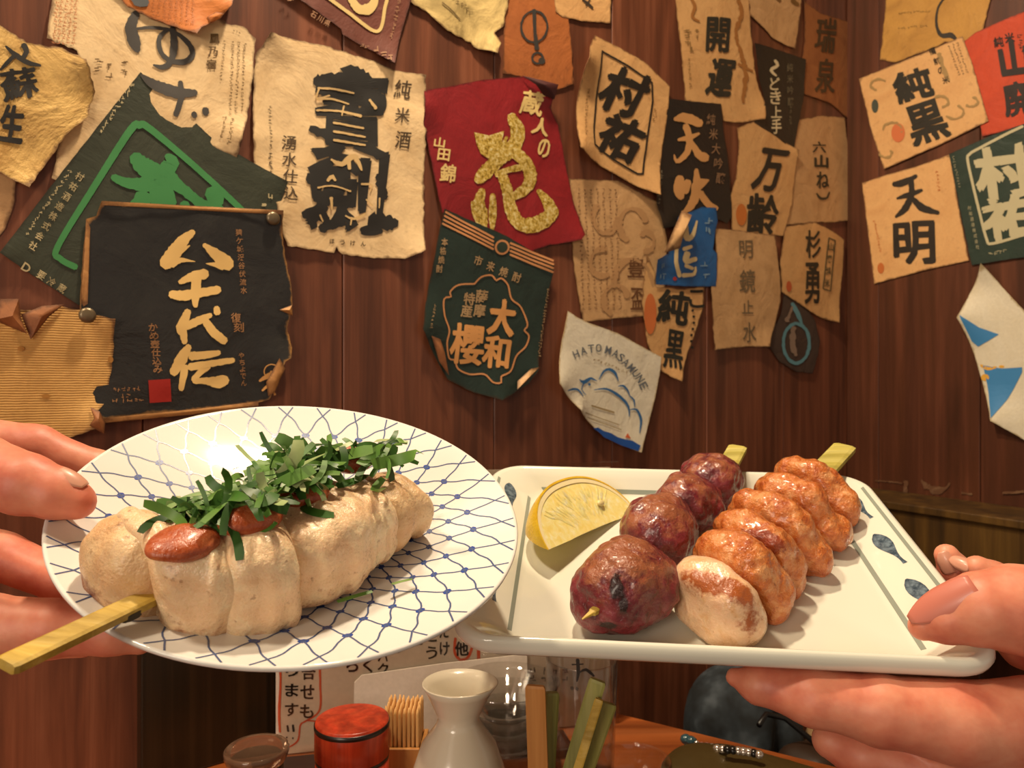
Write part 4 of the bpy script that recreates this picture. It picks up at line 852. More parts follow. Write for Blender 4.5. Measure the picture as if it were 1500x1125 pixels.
def dnoise(a1, s1, a2=0, s2=300, seed=0, ridge=None):
    def d(V):
        r = a1 * vnoise(V, s1, seed) + a2 * vnoise(V, s2, seed + 5)
        if ridge is not None: ax, sc_, am = ridge; r = r + am * np.abs(vnoise((V @ np.stack([ax, ax * .2, ax * .1], 1)), sc_, seed + 8))
        return r
    return d
m_bamboo = wood('green_bamboo', '9a9238', 'bdb257', 'cfc77a', 'x', .5, 3.0)
m_bamboo2 = wood('golden_bamboo', 'a88a2e', 'c9aa4a', 'd9c070', 'x', .45, 3.0)
m_char = plain('charred_bamboo', '3a3324', .7)
def stick(name, a, b, wd, th, mat, parent, nrm, taper=1.0, point=0.0):
    """flat bamboo skewer from a to b"""
    a, b = np.array(a), np.array(b); d = b - a; L = np.linalg.norm(d); d /= L; s = np.cross(d, nrm); s /= np.linalg.norm(s); n_ = np.cross(s, d); V = []; st = [(0, .86), (.0012, 1), (L * .35, 1), (L * .7, 1 + (taper - 1) * .5), (L - .0015 - point, taper), (L, .15 if point else taper * .9)]
    for t, k in st:
        for cs, cn in ((-1, -.7), (-.7, -1), (.7, -1), (1, -.7), (1, .7), (.7, 1), (-.7, 1), (-1, .7)): V.append(a + d * t + s * wd / 2 * k * cs + n_ * th / 2 * k * cn)
    Fc = [(i * 8 + j, i * 8 + (j + 1) % 8, (i + 1) * 8 + (j + 1) % 8, (i + 1) * 8 + j) for i in range(len(st) - 1) for j in range(8)] + [tuple(range(8))[::-1], tuple((len(st) - 1) * 8 + j for j in range(8))]
    return mesh(name, V, Fc, mat, parent, smooth=False)
def frame(d, nrm):
    e1 = np.array(d) / np.linalg.norm(d); e3 = nrm - e1 * (nrm @ e1); e3 /= np.linalg.norm(e3); e2 = np.cross(e3, e1); return np.stack([e1, e2, e3])
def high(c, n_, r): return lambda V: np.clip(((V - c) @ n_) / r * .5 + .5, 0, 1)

# --- breast skewer on the round plate
pn = PM[:, 2]
A0, A1 = onp(165, 850, .017), onp(605, 742, .014); dr = A1 - A0; R = frame(dr, pn)
cb = thing('chicken_breast_skewer', onp(380, 860, 0.0), 'thick skewer of pale grilled chicken breast on the round plate', 'skewer')
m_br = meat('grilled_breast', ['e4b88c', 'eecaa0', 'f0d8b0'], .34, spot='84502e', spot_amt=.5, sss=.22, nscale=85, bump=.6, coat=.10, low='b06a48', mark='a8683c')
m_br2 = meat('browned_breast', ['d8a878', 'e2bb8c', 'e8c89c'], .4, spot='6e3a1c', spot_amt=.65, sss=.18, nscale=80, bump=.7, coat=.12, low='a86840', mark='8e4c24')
def rotR(R, az, tilt=0.0):
    """turn the frame about the plate normal, then about its second axis"""
    c, s = math.cos(az), math.sin(az); Rz = np.stack([R[0] * c + R[1] * s, -R[0] * s + R[1] * c, R[2]])
    c, s = math.cos(tilt), math.sin(tilt); return np.stack([Rz[0] * c + Rz[2] * s, Rz[1], -Rz[0] * s + Rz[2] * c])
def fiber(a1, s1, seed, Rf, a2=.0006):
    d0 = dnoise(a1, s1, .0004, 280, seed)
    def d(V): Q = V @ Rf.T * np.array([230, 60, 34]); return d0(V) + a2 * vnoise(Q, 1.0, seed + 2) - .0012 * np.clip(np.abs(vnoise(Q * .35, 1.0, seed + 6)) * -6 + 1, 0, 1)
    return d
def mk(ms):   # scorched or browned places: (point, radius)
    def f(V):
        r = np.zeros(len(V))
        for c, R_, rad in ms: q = ((V - c) @ np.asarray(R_).T) / np.asarray(rad); r = np.maximum(r, np.clip(1.5 - np.linalg.norm(q, axis=1), 0, 1))
        return r
    return f
def lump(name, parts, mat, parent, nrm, k=.003, h=.0010, disp=None, hr=.018, marks=()):
    fs = [superell(c, R_, r, n_) for c, R_, r, n_ in parts]; f = field(fs, k); c = np.mean([q[0] for q in parts], 0)
    return sdf_mesh(name, f, h, mat, parent, disp, {'high': high(c, nrm, hr), 'mark': mk(marks)})
def chunk(bp, mat, k, seed, marks=(), n_=None):
    lump('meat_piece', [(onp(x, y, h_), rotR(R, az, ti), r, n_ or 3.1) for x, y, h_, r, az, ti in bp], mat, cb, pn, k, disp=fiber(.0014, 75, seed, R), marks=[(onp(x, y, h_), R, r) for x, y, h_, r in marks])
chunk([(180, 842, .0155, (.0100, .0150, .0150), .25, .15), (214, 822, .0185, (.0120, .0165, .0170), .15, .3)], m_br2, .006, 1, [(150, 840, .014, (.010, .016, .007)), (190, 800, .024, (.010, .010, .005))], 2.4)
chunk([(232, 818, .0200, (.0060, .0170, .0170), .25, .35), (272, 842, .0175, (.0125, .0195, .0180), -.05, .15), (302, 846, .0170, (.0080, .0195, .0170), -.05, .0)], m_br, .0035, 2, [(262, 900, .006, (.016, .006, .004)), (232, 850, .014, (.003, .012, .012))])
chunk([(358, 836, .0175, (.0135, .0200, .0185), -.1, -.1), (398, 826, .0170, (.0075, .0205, .0180), -.25, .15), (380, 862, .010, (.011, .012, .009), -.1, 0)], m_br, .003, 3, [(365, 905, .004, (.018, .008, .005)), (332, 820, .02, (.0015, .014, .014))])
chunk([(432, 806, .0170, (.0110, .0195, .0175), -.1, .05), (472, 790, .0165, (.0130, .0190, .0165), .05, 0.0), (520, 768, .0155, (.0130, .0175, .0140), .1, .1)], m_br, .006, 4, [(480, 840, .003, (.034, .010, .004)), (550, 800, .006, (.007, .008, .006))], 3.0)
chunk([(556, 752, .0145, (.0110, .0165, .0135), .15, .1), (586, 742, .0135, (.0070, .0150, .0135), .3, .2)], m_br2, .003, 5, [(600, 770, .004, (.008, .010, .005))], 2.4)
sa = onp(222, 874, .0175); sb = raypl(PC, PM, 8, 976, .012)
stick('bamboo_stick', sb, sa + (sa - sb) * .25, .0068, .0032, m_bamboo2, cb, pn)
mid = sa + (sb - sa) * .20; stick('charred_patch', mid + (sa - sb) * .07 - pn * .0004 + np.array([0, -.0006, -.0008]), mid - (sa - sb) * .06 - pn * .0004 + np.array([0, -.0006, -.0008]), .0064, .0030, m_char, cb, pn)
# --- plum paste
m_ume = meat('plum_paste', ['9c4420', 'b25830', 'be6a40'], .34, sss=.35, nscale=200, bump=.35, coat=.12)
for px, py, h_, r, lb in ((262, 796, .0360, (.0098, .0075, .0040), 'round plum paste dollop at the near end, bare of leaves'), (362, 760, .0375, (.010, .007, .0045), 'plum paste dollop half under the shredded leaves, second from the near end'), (440, 722, .0345, (.0085, .007, .0045), 'plum paste dollop in the middle between leaf shreds'), (508, 672, .0335, (.011, .006, .005), 'plum paste dollop at the far end of the chicken')):
    c = onp(px, py, h_); o = lump('plum_paste', [(c, rotR(R, .1, .0), r, 2.0), (c + R[0] * r[0] * .5 - pn * .001, rotR(R, .5), (r[0] * .7, r[1] * .8, r[2] * .9), 2.0)], m_ume, None, pn, .003, .0007, dnoise(.0006, 160, 0, 300, px)); tag(o, lb, 'sauce', 'plum paste on the chicken')
# --- shredded shiso
nt = NT('green_leaf'); co = nt.coord(); nn = nt.noise(co, 160, 3, .6); c1 = nt.ramp(nt.attr('tone'), [(0, lin('26461a')), (.35, lin('3f6c26')), (.7, lin('6a9440')), (1, lin('b4c08a'))])
nt.base(nt.mix(.5, c1, nt.ramp(nn, [(.3, (.55, .55, .5)), (.7, (1, 1, 1))]), 'MULTIPLY')); nt.set(Roughness=.42, Specular__IOR__Level=.35); m_leaf = nt.m
def shreds(name, specs, label, seed, parent=None):
    r = random.Random(seed); V = []; Fc = []; T = []
    for c, L, wd, flat in specs:
        d = Vector((r.uniform(-1, 1), r.uniform(-1, 1), r.uniform(-.35, .35) * (1 - flat))); d = np.array(d.normalized()); cur = np.array(Vector((r.uniform(-1, 1), r.uniform(-1, 1), r.uniform(-1, .6))).normalized()); n_ = 9; tone = min(1, max(0, r.gauss(.46, .28)))
        p = np.array(c) - (d @ PM.T) * L * .4; bend = r.uniform(.6, 3.2) * (1 - flat * .7); up = np.array([r.uniform(-.6, .6), r.uniform(-.6, .6), 1.0]); b = len(V)
        for i in range(n_):
            t = i / (n_ - 1); dd = d + cur * bend * (t - .2) * (1.0 if flat < .5 else .3); 
            if flat > .5: dd[2] = 0
            dd /= np.linalg.norm(dd); dw = dd @ PM.T; u2 = up * np.array([.8, .8, 1]) + np.array([math.sin(t * 2 + tone * 9), math.cos(t * 2 + tone * 5) - .5, 0]) * .55 * (1 - flat); uw = u2 @ PM.T; s = np.cross(dw, uw); s /= max(np.linalg.norm(s), 1e-6)
            hw = wd / 2 * (.9 if 0 < i < n_ - 1 else .7)
            V += [p + s * hw, p - s * hw]; T += [tone, min(1, tone + .1)]; p = p + dw * L / (n_ - 1)
        Fc += [(b + 2 * i, b + 2 * i + 1, b + 2 * i + 3, b + 2 * i + 2) for i in range(n_ - 1)]
    o = mesh(name, V, Fc, m_leaf, parent, attrs={'tone': T}); md = o.modifiers.new('thickness', 'SOLIDIFY'); md.thickness = .00012; es = o.modifiers.new('crisp_edges', 'EDGE_SPLIT'); es.split_angle = .9; return o
r5 = random.Random(11); spec = []
path = [(262, 752, .036, 16, 16), (300, 742, .038, 22, 22), (345, 735, .040, 26, 24), (392, 715, .042, 24, 34), (420, 690, .043, 28, 36), (452, 690, .040, 26, 30), (480, 672, .040, 18, 18), (520, 660, .038, 30, 12), (560, 668, .037, 24, 12), (575, 655, .035, 14, 10)]
wt = [14, 20, 26, 33, 40, 26, 13, 11, 9, 7]
for (x, y, h_, dx, dy), nn_ in zip(path, wt):
    for _ in range(nn_): spec.append((onp(x + r5.gauss(0, dx * .5), y + r5.gauss(0, dy * .5), h_ + r5.uniform(-.002, .003)), r5.uniform(.010, .024), r5.choice((.0016, .0020, .0024, .0028, .0034, .0050)), 0.0))
for x, y, h_ in ((345, 790, .037), (370, 775, .037), (300, 775, .037), (450, 745, .034), (515, 705, .033), (550, 715, .031), (530, 690, .034)): spec.append((onp(x, y, h_), .018, .0032, .35))
o = shreds('shredded_shiso', spec, '', 21); tag(o, 'heap of finely shredded green shiso leaf along the top of the chicken', 'herb', kind='stuff')
for i, (x, y, lb) in enumerate(((525, 872, 'stray dark green leaf shred lying on the plate in front of the chicken'), (592, 851, 'stray thin leaf shred on the plate, upper right of the longer one'))):
    o = shreds('leaf_shred', [(onp(x, y, .0075 + .001 * i), .013 - .005 * i, .0018, 1.0)], '', 31 + i); tag(o, lb, 'herb', 'stray leaf shreds')

# --- dark red skewer
tn = TM[:, 2]
hs = thing('heart_skewer', ont(955, 900, 0), 'dark red glazed offal skewer of four plump pieces beside the lemon', 'skewer')
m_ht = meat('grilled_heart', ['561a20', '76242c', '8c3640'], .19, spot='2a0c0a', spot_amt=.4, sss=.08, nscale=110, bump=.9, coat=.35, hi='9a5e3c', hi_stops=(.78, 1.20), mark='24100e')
B0, B1 = ont(905, 890, .014), ont(1060, 705, .014); Rh = frame(B1 - B0, tn)
hp = [(915, 855, .0190, (.0215, .0185, .0180), -.1, -.15), (967, 780, .0175, (.0210, .0175, .0165), .15, -.1), (1006, 737, .0170, (.0180, .0155, .0150), -.1, -.1), (1041, 706, .0170, (.0190, .0160, .0155), .1, 0)]
for i, (x, y, h_, r, az, ti) in enumerate(hp):
    c = ont(x, y, h_); Rr = rotR(Rh, az, ti); parts = [(c, Rr, r, 2.2), (c + Rr[0] * r[0] * .35 + Rr[1] * r[1] * (.35 if i % 2 else -.3) - tn * .002, rotR(Rh, az + .5), tuple(q * .78 for q in r), 2.0)]; ms = []
    if i == 0: parts.append((c - Rr[0] * .009 - tn * .0055 + Rr[1] * .004, Rr, (.0135, .0150, .0125), 2.2)); ms = [(P(906, 866, .288), np.eye(3), (.0030, .02, .0055)), (P(916, 890, .288), np.eye(3), (.0018, .02, .0045)), (P(893, 925, .288), np.eye(3), (.0045, .02, .0018))]
    lump('meat_piece', parts, m_ht, hs, tn, .004, .0009, dnoise(.0016, 120, .0007, 330, 40 + i), marks=ms)
e0 = ont(893, 880, .0180); e1 = P(853, 907, e0[1] - .012)
d_ = (e0 - e1); stick('bamboo_stick', e0 + d_ * .2, e1, .0042, .0030, m_bamboo2, hs, tn, taper=.5, point=.004)
e2 = ont(1062, 690, .020); e3 = ont(1081, 656, .020); stick('bamboo_stick', e3, e2 - (e3 - e2) * .6, .0105, .0038, m_bamboo, hs, tn)
# --- orange glazed chicken skewer
cs = thing('glazed_chicken_skewer', ont(1110, 900, 0), 'orange-brown glazed chicken skewer of folded pieces nearest the right hand', 'skewer')
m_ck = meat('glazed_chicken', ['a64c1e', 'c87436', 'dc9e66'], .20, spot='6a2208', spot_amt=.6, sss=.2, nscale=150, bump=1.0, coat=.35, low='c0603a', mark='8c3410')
m_ck2 = meat('pale_glazed_chicken', ['e0b08a', 'e8c29c', 'daa672'], .22, spot='a4521c', spot_amt=.3, sss=.25, nscale=95, bump=.5, coat=.35, mark='a04c14')
C0_, C1_ = ont(1060, 880, .014), ont(1205, 705, .014); Rc = frame(C1_ - C0_, tn)
# each folded piece: a long fold across the skewer and a drooping right end
cp = [([(1050, 872, .0160, (.0105, .0205, .0155), -.35, .45), (1045, 900, .0085, (.0105, .0185, .0090), -.35, .2)], m_ck2, [(1058, 862, .026, (.0045, .0180, .006)), (1085, 905, .016, (.005, .008, .006))]),
      ([(1080, 832, .0185, (.0110, .0205, .0170), -.30, .35), (1118, 868, .0100, (.0080, .0120, .0100), -.3, .2)], m_ck, []),
      ([(1104, 800, .0185, (.0095, .0210, .0165), -.28, .35), (1140, 838, .0095, (.0085, .0110, .0095), -.2, .2)], m_ck, [(1120, 790, .03, (.003, .012, .006))]),
      ([(1130, 768, .0185, (.0100, .0215, .0165), -.22, .3), (1178, 812, .0090, (.0085, .0120, .0090), -.2, .2)], m_ck, [(1150, 800, .022, (.004, .008, .006))]),
      ([(1158, 738, .0180, (.0100, .0200, .0160), -.18, .3), (1212, 780, .0090, (.0090, .0110, .0090), 0, .2)], m_ck, []),
      ([(1186, 712, .0180, (.0095, .0190, .0155), -.15, .25), (1224, 748, .0110, (.0080, .0110, .0105), .1, .2)], m_ck, [])]
for i, (g, mm, ms) in enumerate(cp):
    parts = [(ont(x, y, h_), rotR(Rc, az, ti), r, 2.5) for x, y, h_, r, az, ti in g]
    o = lump('meat_piece', parts, mm, cs, tn, .0075, .0009, dnoise(.0009 if i == 0 else .0017, 120, .0003 if i == 0 else .0007, 330, 60 + i), marks=[(ont(x, y, h_), Rc, r) for x, y, h_, r in ms])
    if i == 0: o['label'] = 'pale front piece with a browned ridge'
e2 = ont(1205, 690, .0185); e3 = ont(1238, 655, .0185); stick('bamboo_stick', e3, e2 - (e3 - e2) * .8, .0125, .0040, m_bamboo, cs, tn)
# --- lemon wedge
LA, LB = ont(802, 818, .002), ont(934, 747, .004); lx = (LB - LA); LL = np.linalg.norm(lx) / 2; lx /= 2 * LL; lc = (LA + LB) / 2
back_dir = np.cross(tn, lx); back_dir *= np.sign(back_dir[1]); 
fy = back_dir * math.cos(math.radians(38)) + tn * math.sin(math.radians(38)); fz = np.cross(lx, fy); fz *= np.sign(fz @ (np.array([0, 0, H]) - lc))   # face 1 normal, to the viewer
lx, fz = lx * math.cos(.26) - fz * math.sin(.26), fz * math.cos(.26) + lx * math.sin(.26); LL *= 1.17; lc = lc + fz * .002 + fy * .001
lemon = thing('lemon_wedge', lc, 'juicy lemon wedge with a seed, at the back left of the rectangular plate', 'lemon wedge')
WA = math.radians(42)
def lem(t, a, k):   # t -1..1 along the axis, a wedge angle from face 1, k radius scale
    rr = .0315 * math.sqrt(max(0, 1 - abs(t) ** 2.3)) * k; return lc + lx * t * LL * (.5 + .5 * k if k < 1 else 1) * 1.06 + (fy * math.cos(a) - fz * math.sin(a)) * rr
nt = NT('lemon_rind'); co = nt.coord(); nn = nt.noise(co, 700, 2, .5); nt.base(nt.ramp(nt.noise(co, 60, 2), [(.3, lin('e0b01c')), (.7, lin('f0cc34'))])); nt.set(Roughness=.35, Coat__Weight=.2); nt.bump(nn, .5, .0008); m_rind = nt.m
m_pith = plain('lemon_pith', 'f0e2b0', .5, Subsurface__Weight=.2, Subsurface__Radius=(.004, .003, .001))
nt = NT('lemon_flesh'); co = nt.coord((130, 130, 130)); wn = nt.noise(co, 1.6, 4, .6, .8); nt.base(nt.ramp(wn, [(.3, lin('f2dc78')), (.55, lin('f8ea9e')), (.75, lin('fff8d0'))])); nt.set(Roughness=.15, Subsurface__Weight=.4, Subsurface__Radius=(.008, .006, .002), Coat__Weight=.5, Transmission__Weight=.0); nt.bump(wn, .2, .0006); m_flesh = nt.m
def shell(name, k0, k1, a0, a1, mat, nt_=40, na=14, jit=0):
    ts = np.sin(np.linspace(-math.pi / 2, math.pi / 2, nt_)); V = []; Fc = []
    for k in (k0, k1):
        for t in ts:
            for a in np.linspace(a0, a1, na): V.append(lem(t, a, k) + (jit * vnoise(np.array([[t * 40, a * 9, k]]))[0] * fz))
    N = nt_ * na
    for i in range(nt_ - 1):
        for j in range(na - 1):
            q = (i * na + j, i * na + j + 1, (i + 1) * na + j + 1, (i + 1) * na + j); Fc.append(q); Fc.append(tuple(N + x for x in q[::-1]))
    for i in range(nt_ - 1):
        for j in (0, na - 1): Fc.append((i * na + j, (i + 1) * na + j, N + (i + 1) * na + j, N + i * na + j))
    o = mesh(name, V, Fc, mat, lemon); bm = bmesh.new(); bm.from_mesh(o.data); bmesh.ops.recalc_face_normals(bm, faces=bm.faces); bm.to_mesh(o.data); bm.free(); md = o.modifiers.new('e', 'EDGE_SPLIT'); md.split_angle = .7; return o
shell('rind', 1.0, .965, -.01, WA, m_rind); shell('pith', .963, .875, 0, WA - .01, m_pith)
shell('flesh', .873, .02, .015, WA - .02, m_flesh)
# radial juice-cell ridges on the cut face
Vr, Fr = [], []
rg = random.Random(4)
for i in range(75):
    t = rg.uniform(-.85, .85); k0 = rg.uniform(.15, .6); k1 = min(.84, k0 + rg.uniform(.15, .3)); pts = [lem(t * (.7 + .3 * k), .008, k) for k in np.linspace(k0, k1, 5)]; b = len(Vr)
    for j, p in enumerate(pts):
        wd = .0012 * math.sin(math.pi * (j + .4) / 5); Vr += [p + lx * wd, p + fz * .00022 * math.sin(math.pi * (j + .4) / 5), p - lx * wd]
    Fr += [(b + 3 * j + q, b + 3 * j + q + 1, b + 3 * j + q + 4, b + 3 * j + q + 3) for j in range(4) for q in (0, 1)]
o = mesh('juice_cells', Vr, Fr, m_flesh, lemon); o['kind'] = 'stuff'
c = lem(.52, 0, .42) + fz * .001; lump('seed', [(c, np.stack([lx, fy, fz]), (.0026, .0019, .0014), 2)], plain('lemon_seed', 'dccb90', .3), lemon, tn, .001, .0005)
# ================================================================ hands
nt = NT('skin'); co = nt.coord(); a = nt.noise(co, 45, 4, .6); b = nt.noise(co, 420, 3, .6); c3 = nt.noise(co, 140, 3, .6)
nt.base(nt.ramp(a, [(.30, lin('c46650')), (.5, lin('d8866a')), (.70, lin('e49e80'))])); nt.set(Roughness=.48, Subsurface__Weight=.35, Subsurface__Radius=(.008, .0032, .0018), Subsurface__Scale=.7)
nt.bump(nt.math('ADD', nt.math('MULTIPLY', b, .5), nt.math('MULTIPLY', c3, .6)), .22, .0008); m_skin = nt.m
m_nail = plain('fingernail', 'cc7a68', .34, Coat__Weight=.1)
m_nail2 = plain('fingernail_pale', 'd39a82', .35, Coat__Weight=.1)
def nail(name, f, c, along, out, wd, ln, mat, parent, tip=.6, crown=.0022, lift=0.0):
    """a curved nail plate resting on the finger surface near c"""
    along = along / np.linalg.norm(along); out = out - along * (out @ along); out /= np.linalg.norm(out)
    def drop(p):
        p = p + out * .012
        for _ in range(40): p = p - out * np.clip(f(p[None])[0], -.002, .002)
        return p
    a_, b_ = drop(c - along * ln * .42), drop(c + along * ln * .12); al = b_ - a_; al /= np.linalg.norm(al); o2 = out - al * (out @ al); o2 /= np.linalg.norm(o2); s = np.cross(al, o2); V = []; n1, n2 = 15, 9
    base = (a_ + b_) / 2 + al * ln * .15
    for i in range(n1):
        t = i / (n1 - 1); k = (1 - max(0, (t - .45) / .55) ** 2 * tip) * (.7 + .3 * min(1, t / .18) ** .5)
        for j in range(n2):
            q = (j / (n2 - 1) * 2 - 1) * k; V.append(base + al * ln * (t - .5) + s * wd / 2 * q + o2 * (.0007 + lift - crown * q * q - .0009 * (2 * t - 1) ** 2))
    Fc = [(i * n2 + j, i * n2 + j + 1, (i + 1) * n2 + j + 1, (i + 1) * n2 + j) for i in range(n1 - 1) for j in range(n2 - 1)]
    o = mesh(name, V, Fc, mat, parent); md = o.modifiers.new('thickness', 'SOLIDIFY'); md.thickness = .0007; md.offset = 0; return o
def hand(name, fingers, body, k, label, h=.0017, kn=.0022):
    fs = [chain(fi) for fi in fingers]; bs = field([chain(b_) for b_ in body], .012)
    def f(p):
        d = None
        for g in fs:
            x = g(p); d = x if d is None else smin(d, x, kn)
        return smin(d, bs(p), k)
    f.lo = np.min([g.lo for g in fs] + [bs.lo], 0); f.hi = np.max([g.hi for g in fs] + [bs.hi], 0)
    o = sdf_mesh(name, f, h, m_skin, None, dnoise(.0004, 90, .0001, 260, 3)); tag(o, label, 'hand'); return o, f
# left hand holding the round plate
TL = [(P(110, 733, .2580), .0066), (P(84, 724, .2575), .0086), (P(36, 710, .2570), .0104), (P(-40, 684, .262), .0122), (P(-170, 640, .270), .0160), (P(-300, 700, .275), .019)]
IL = [(P(215, 735, .330), .0070), (P(140, 690, .326), .0086), (P(50, 660, .320), .0105), (P(-60, 650, .312), .0125), (P(-200, 680, .310), .0120), (P(-320, 740, .300), .015)]
ML = [(P(150, 870, .300), .0070), (P(90, 850, .302), .0084), (P(0, 815, .306), .0096), (P(-110, 780, .308), .0105), (P(-240, 780, .305), .0120), (P(-340, 800, .300), .014)]
RL = [(P(205, 935, .268), .0058), (P(165, 926, .265), .0078), (P(80, 920, .262), .0095), (P(-20, 916, .262), .0105), (P(-140, 880, .268), .0115), (P(-330, 860, .285), .014)]
SL = [(P(120, 940, .300), .0062), (P(50, 940, .300), .0078), (P(-60, 930, .300), .0086), (P(-200, 900, .298), .0100), (P(-350, 890, .295), .013)]
bodyL = [[(P(-310, 720, .285), .017), (P(-430, 800, .285), .023), (P(-620, 900, .290), .026), (P(-1100, 1160, .300), .034)], [(P(-340, 850, .290), .015), (P(-450, 860, .288), .022)], [(P(-320, 780, .297), .014), (P(-460, 820, .29), .020)]]
hl, fL = hand('left_hand', [TL, IL, ML, RL, SL], bodyL, .010, 'left hand with thumb on the rim and fingers under the round plate')
nail('fingernail', fL, P(104, 722, .2580), P(122, 730, .2575) - P(80, 716, .2575), np.array([.15, -.25, .95]), .0080, .0100, m_nail2, hl)
# right hand holding the rectangular plate
TR = [(P(1352, 918, .2860), .0052), (P(1385, 909, .2840), .0084), (P(1440, 893, .2810), .0136), (P(1490, 893, .2800), .0162), (P(1600, 900, .285), .0178), (P(1740, 930, .300), .020)]
IR = [(P(1078, 992, .3000), .0040), (P(1110, 1003, .2960), .0072), (P(1190, 1022, .2880), .0105), (P(1290, 1040, .2820), .0128), (P(1400, 1058, .2790), .0148), (P(1520, 1062, .2800), .0168), (P(1700, 1040, .295), .0180)]
MR = [(P(1216, 1085, .3000), .0070), (P(1262, 1105, .2950), .0098), (P(1360, 1128, .2880), .0120), (P(1480, 1160, .2850), .0140), (P(1700, 1110, .298), .0170)]
FA = [(P(1386, 814, .3420), .0052), (P(1400, 838, .3420), .0072), (P(1436, 885, .3420), .0082), (P(1500, 950, .342), .0090), (P(1640, 990, .335), .0110), (P(1760, 1000, .32), .015)]
FB = [(P(1432, 834, .3300), .0058), (P(1456, 852, .3290), .0084), (P(1500, 880, .3280), .0096), (P(1580, 930, .325), .0105), (P(1700, 970, .32), .0130)]
bodyR = [[(P(1720, 940, .305), .020), (P(1850, 1010, .305), .026), (P(2000, 1100, .305), .029), (P(2500, 1420, .30), .036)], [(P(1720, 1060, .300), .020), (P(1850, 1080, .300), .026)]]
hr, fR = hand('right_hand', [TR, IR, MR, FA, FB], bodyR, .010, 'right hand with pink-nailed thumb on the corner of the rectangular plate')
nail('fingernail', fR, P(1370, 903, .2848) + np.array([0, -.003, .0050]), P(1330, 921, .283) - P(1440, 878, .281), np.array([-.12, -.78, .62]), .0118, .0265, m_nail, hr, .75, .0018, .0006)
nail('fingernail', fR, P(1386, 820, .340), P(1372, 790, .342) - P(1394, 835, .342), np.array([-.7, -1, .4]), .0075, .0100, m_nail2, hr)
nail('fingernail', fR, P(1422, 822, .326), P(1402, 808, .328) - P(1436, 850, .328), np.array([-.4, -.8, .8]), .0070, .0095, m_nail2, hr)

# ================================================================ table and what stands on it
def thin_glass(name, tint, rough, ior=1.45):
    m = bpy.data.materials.new(name); m.use_nodes = True; t = m.node_tree; t.nodes.clear(); o = t.nodes.new('ShaderNodeOutputMaterial'); mx = t.nodes.new('ShaderNodeMixShader'); tr = t.nodes.new('ShaderNodeBsdfTransparent'); gl = t.nodes.new('ShaderNodeBsdfGlossy')
    lw = t.nodes.new('ShaderNodeLayerWeight'); lw.inputs[0].default_value = .5; pw = t.nodes.new('ShaderNodeMath'); pw.operation = 'POWER'; pw.inputs[1].default_value = 3.5; ma_ = t.nodes.new('ShaderNodeMath'); ma_.operation = 'MULTIPLY_ADD'; ma_.inputs[1].default_value = .8; ma_.inputs[2].default_value = .07
    t.links.new(lw.outputs['Facing'], pw.inputs[0]); t.links.new(pw.outputs[0], ma_.inputs[0]); tr.inputs[0].default_value = tint; gl.inputs['Roughness'].default_value = rough
    t.links.new(ma_.outputs[0], mx.inputs[0]); t.links.new(tr.outputs[0], mx.inputs[1]); t.links.new(gl.outputs[0], mx.inputs[2]); t.links.new(mx.outputs[0], o.inputs[0]); return m
e1_ = LW.uv(723, 960); cA = LW.pt(.130, TZ - H, .004); dE = np.array([.856, -.518, 0.0]); 
m_table = wood('orange_brown_table', '7a3a18', '9c5426', 'b4693a', 'x', .35, 1.0)
dn = np.array([-.518, -.856, 0.0])
# table top: its far right edge runs from the wall towards the viewer
tl = .62; tw = .75
p0 = cA; V = []
pts = [p0, p0 + dE * .40, p0 + dE * .40 - LW.u * .9, p0 - LW.u * .95]
V = [q * [1, 1, 0] + [0, 0, TZ] for q in pts] + [q * [1, 1, 0] + [0, 0, TZ - .028] for q in pts]
table = thing('table', (p0[0] - .3, p0[1] - .3, 0), 'orange-brown wooden table against the poster-covered wall', 'table')
bm = bmesh.new(); o = mesh('tabletop', V, [(0, 1, 2, 3), (7, 6, 5, 4), (0, 4, 5, 1), (1, 5, 6, 2), (2, 6, 7, 3), (3, 7, 4, 0)], m_table, table, smooth=False)
bm.from_mesh(o.data); bmesh.ops.recalc_face_normals(bm, faces=bm.faces); bmesh.ops.bevel(bm, geom=bm.edges[:], offset=.003, segments=2, affect='EDGES'); bm.to_mesh(o.data); bm.free()
for fx, fy_ in ((.06, .06), (.34, .06), (.06, .78), (.34, .78)):
    q = p0 + dE * fx - LW.u * fy_; box('leg', (q[0], q[1], (TZ - .03) / 2), (LW.u, np.array([.588, -.809, 0]), XYZ[2]), (.025, .025, (TZ - .031) / 2), m_table, table, bevel=.002)
def on_t(px, py): # where a photo pixel meets the table top
    d = np.array([(px - 750) / F, 1, -(py - 562.5) / F]); return np.array([0, 0, H]) + d * ((TZ - H) / d[2])
# dark glossy panel at the wall, left of the menu
nt = NT('dark_scratched_panel'); co = nt.coord((160, 160, 2)); nn = nt.noise(co, 1, 3, .7); nt.base(nt.ramp(nn, [(.45, lin('20180c')), (.72, lin('322414')), (.8, lin('5c4830'))])); nt.set(Roughness=.3); m_panel = nt.m
u0, _ = LW.uv(205, 1000, .012); u1, _ = LW.uv(452, 1000, .012)
tag(box('dark_panel', LW.pt((u0 + u1) / 2, TZ - H + .0705, .0085), (LW.u, LW.v, LW.n), ((u1 - u0) / 2, .070, .007), m_panel, bevel=.001), 'dark glossy scratched board leaning at the wall behind the condiments', 'board')
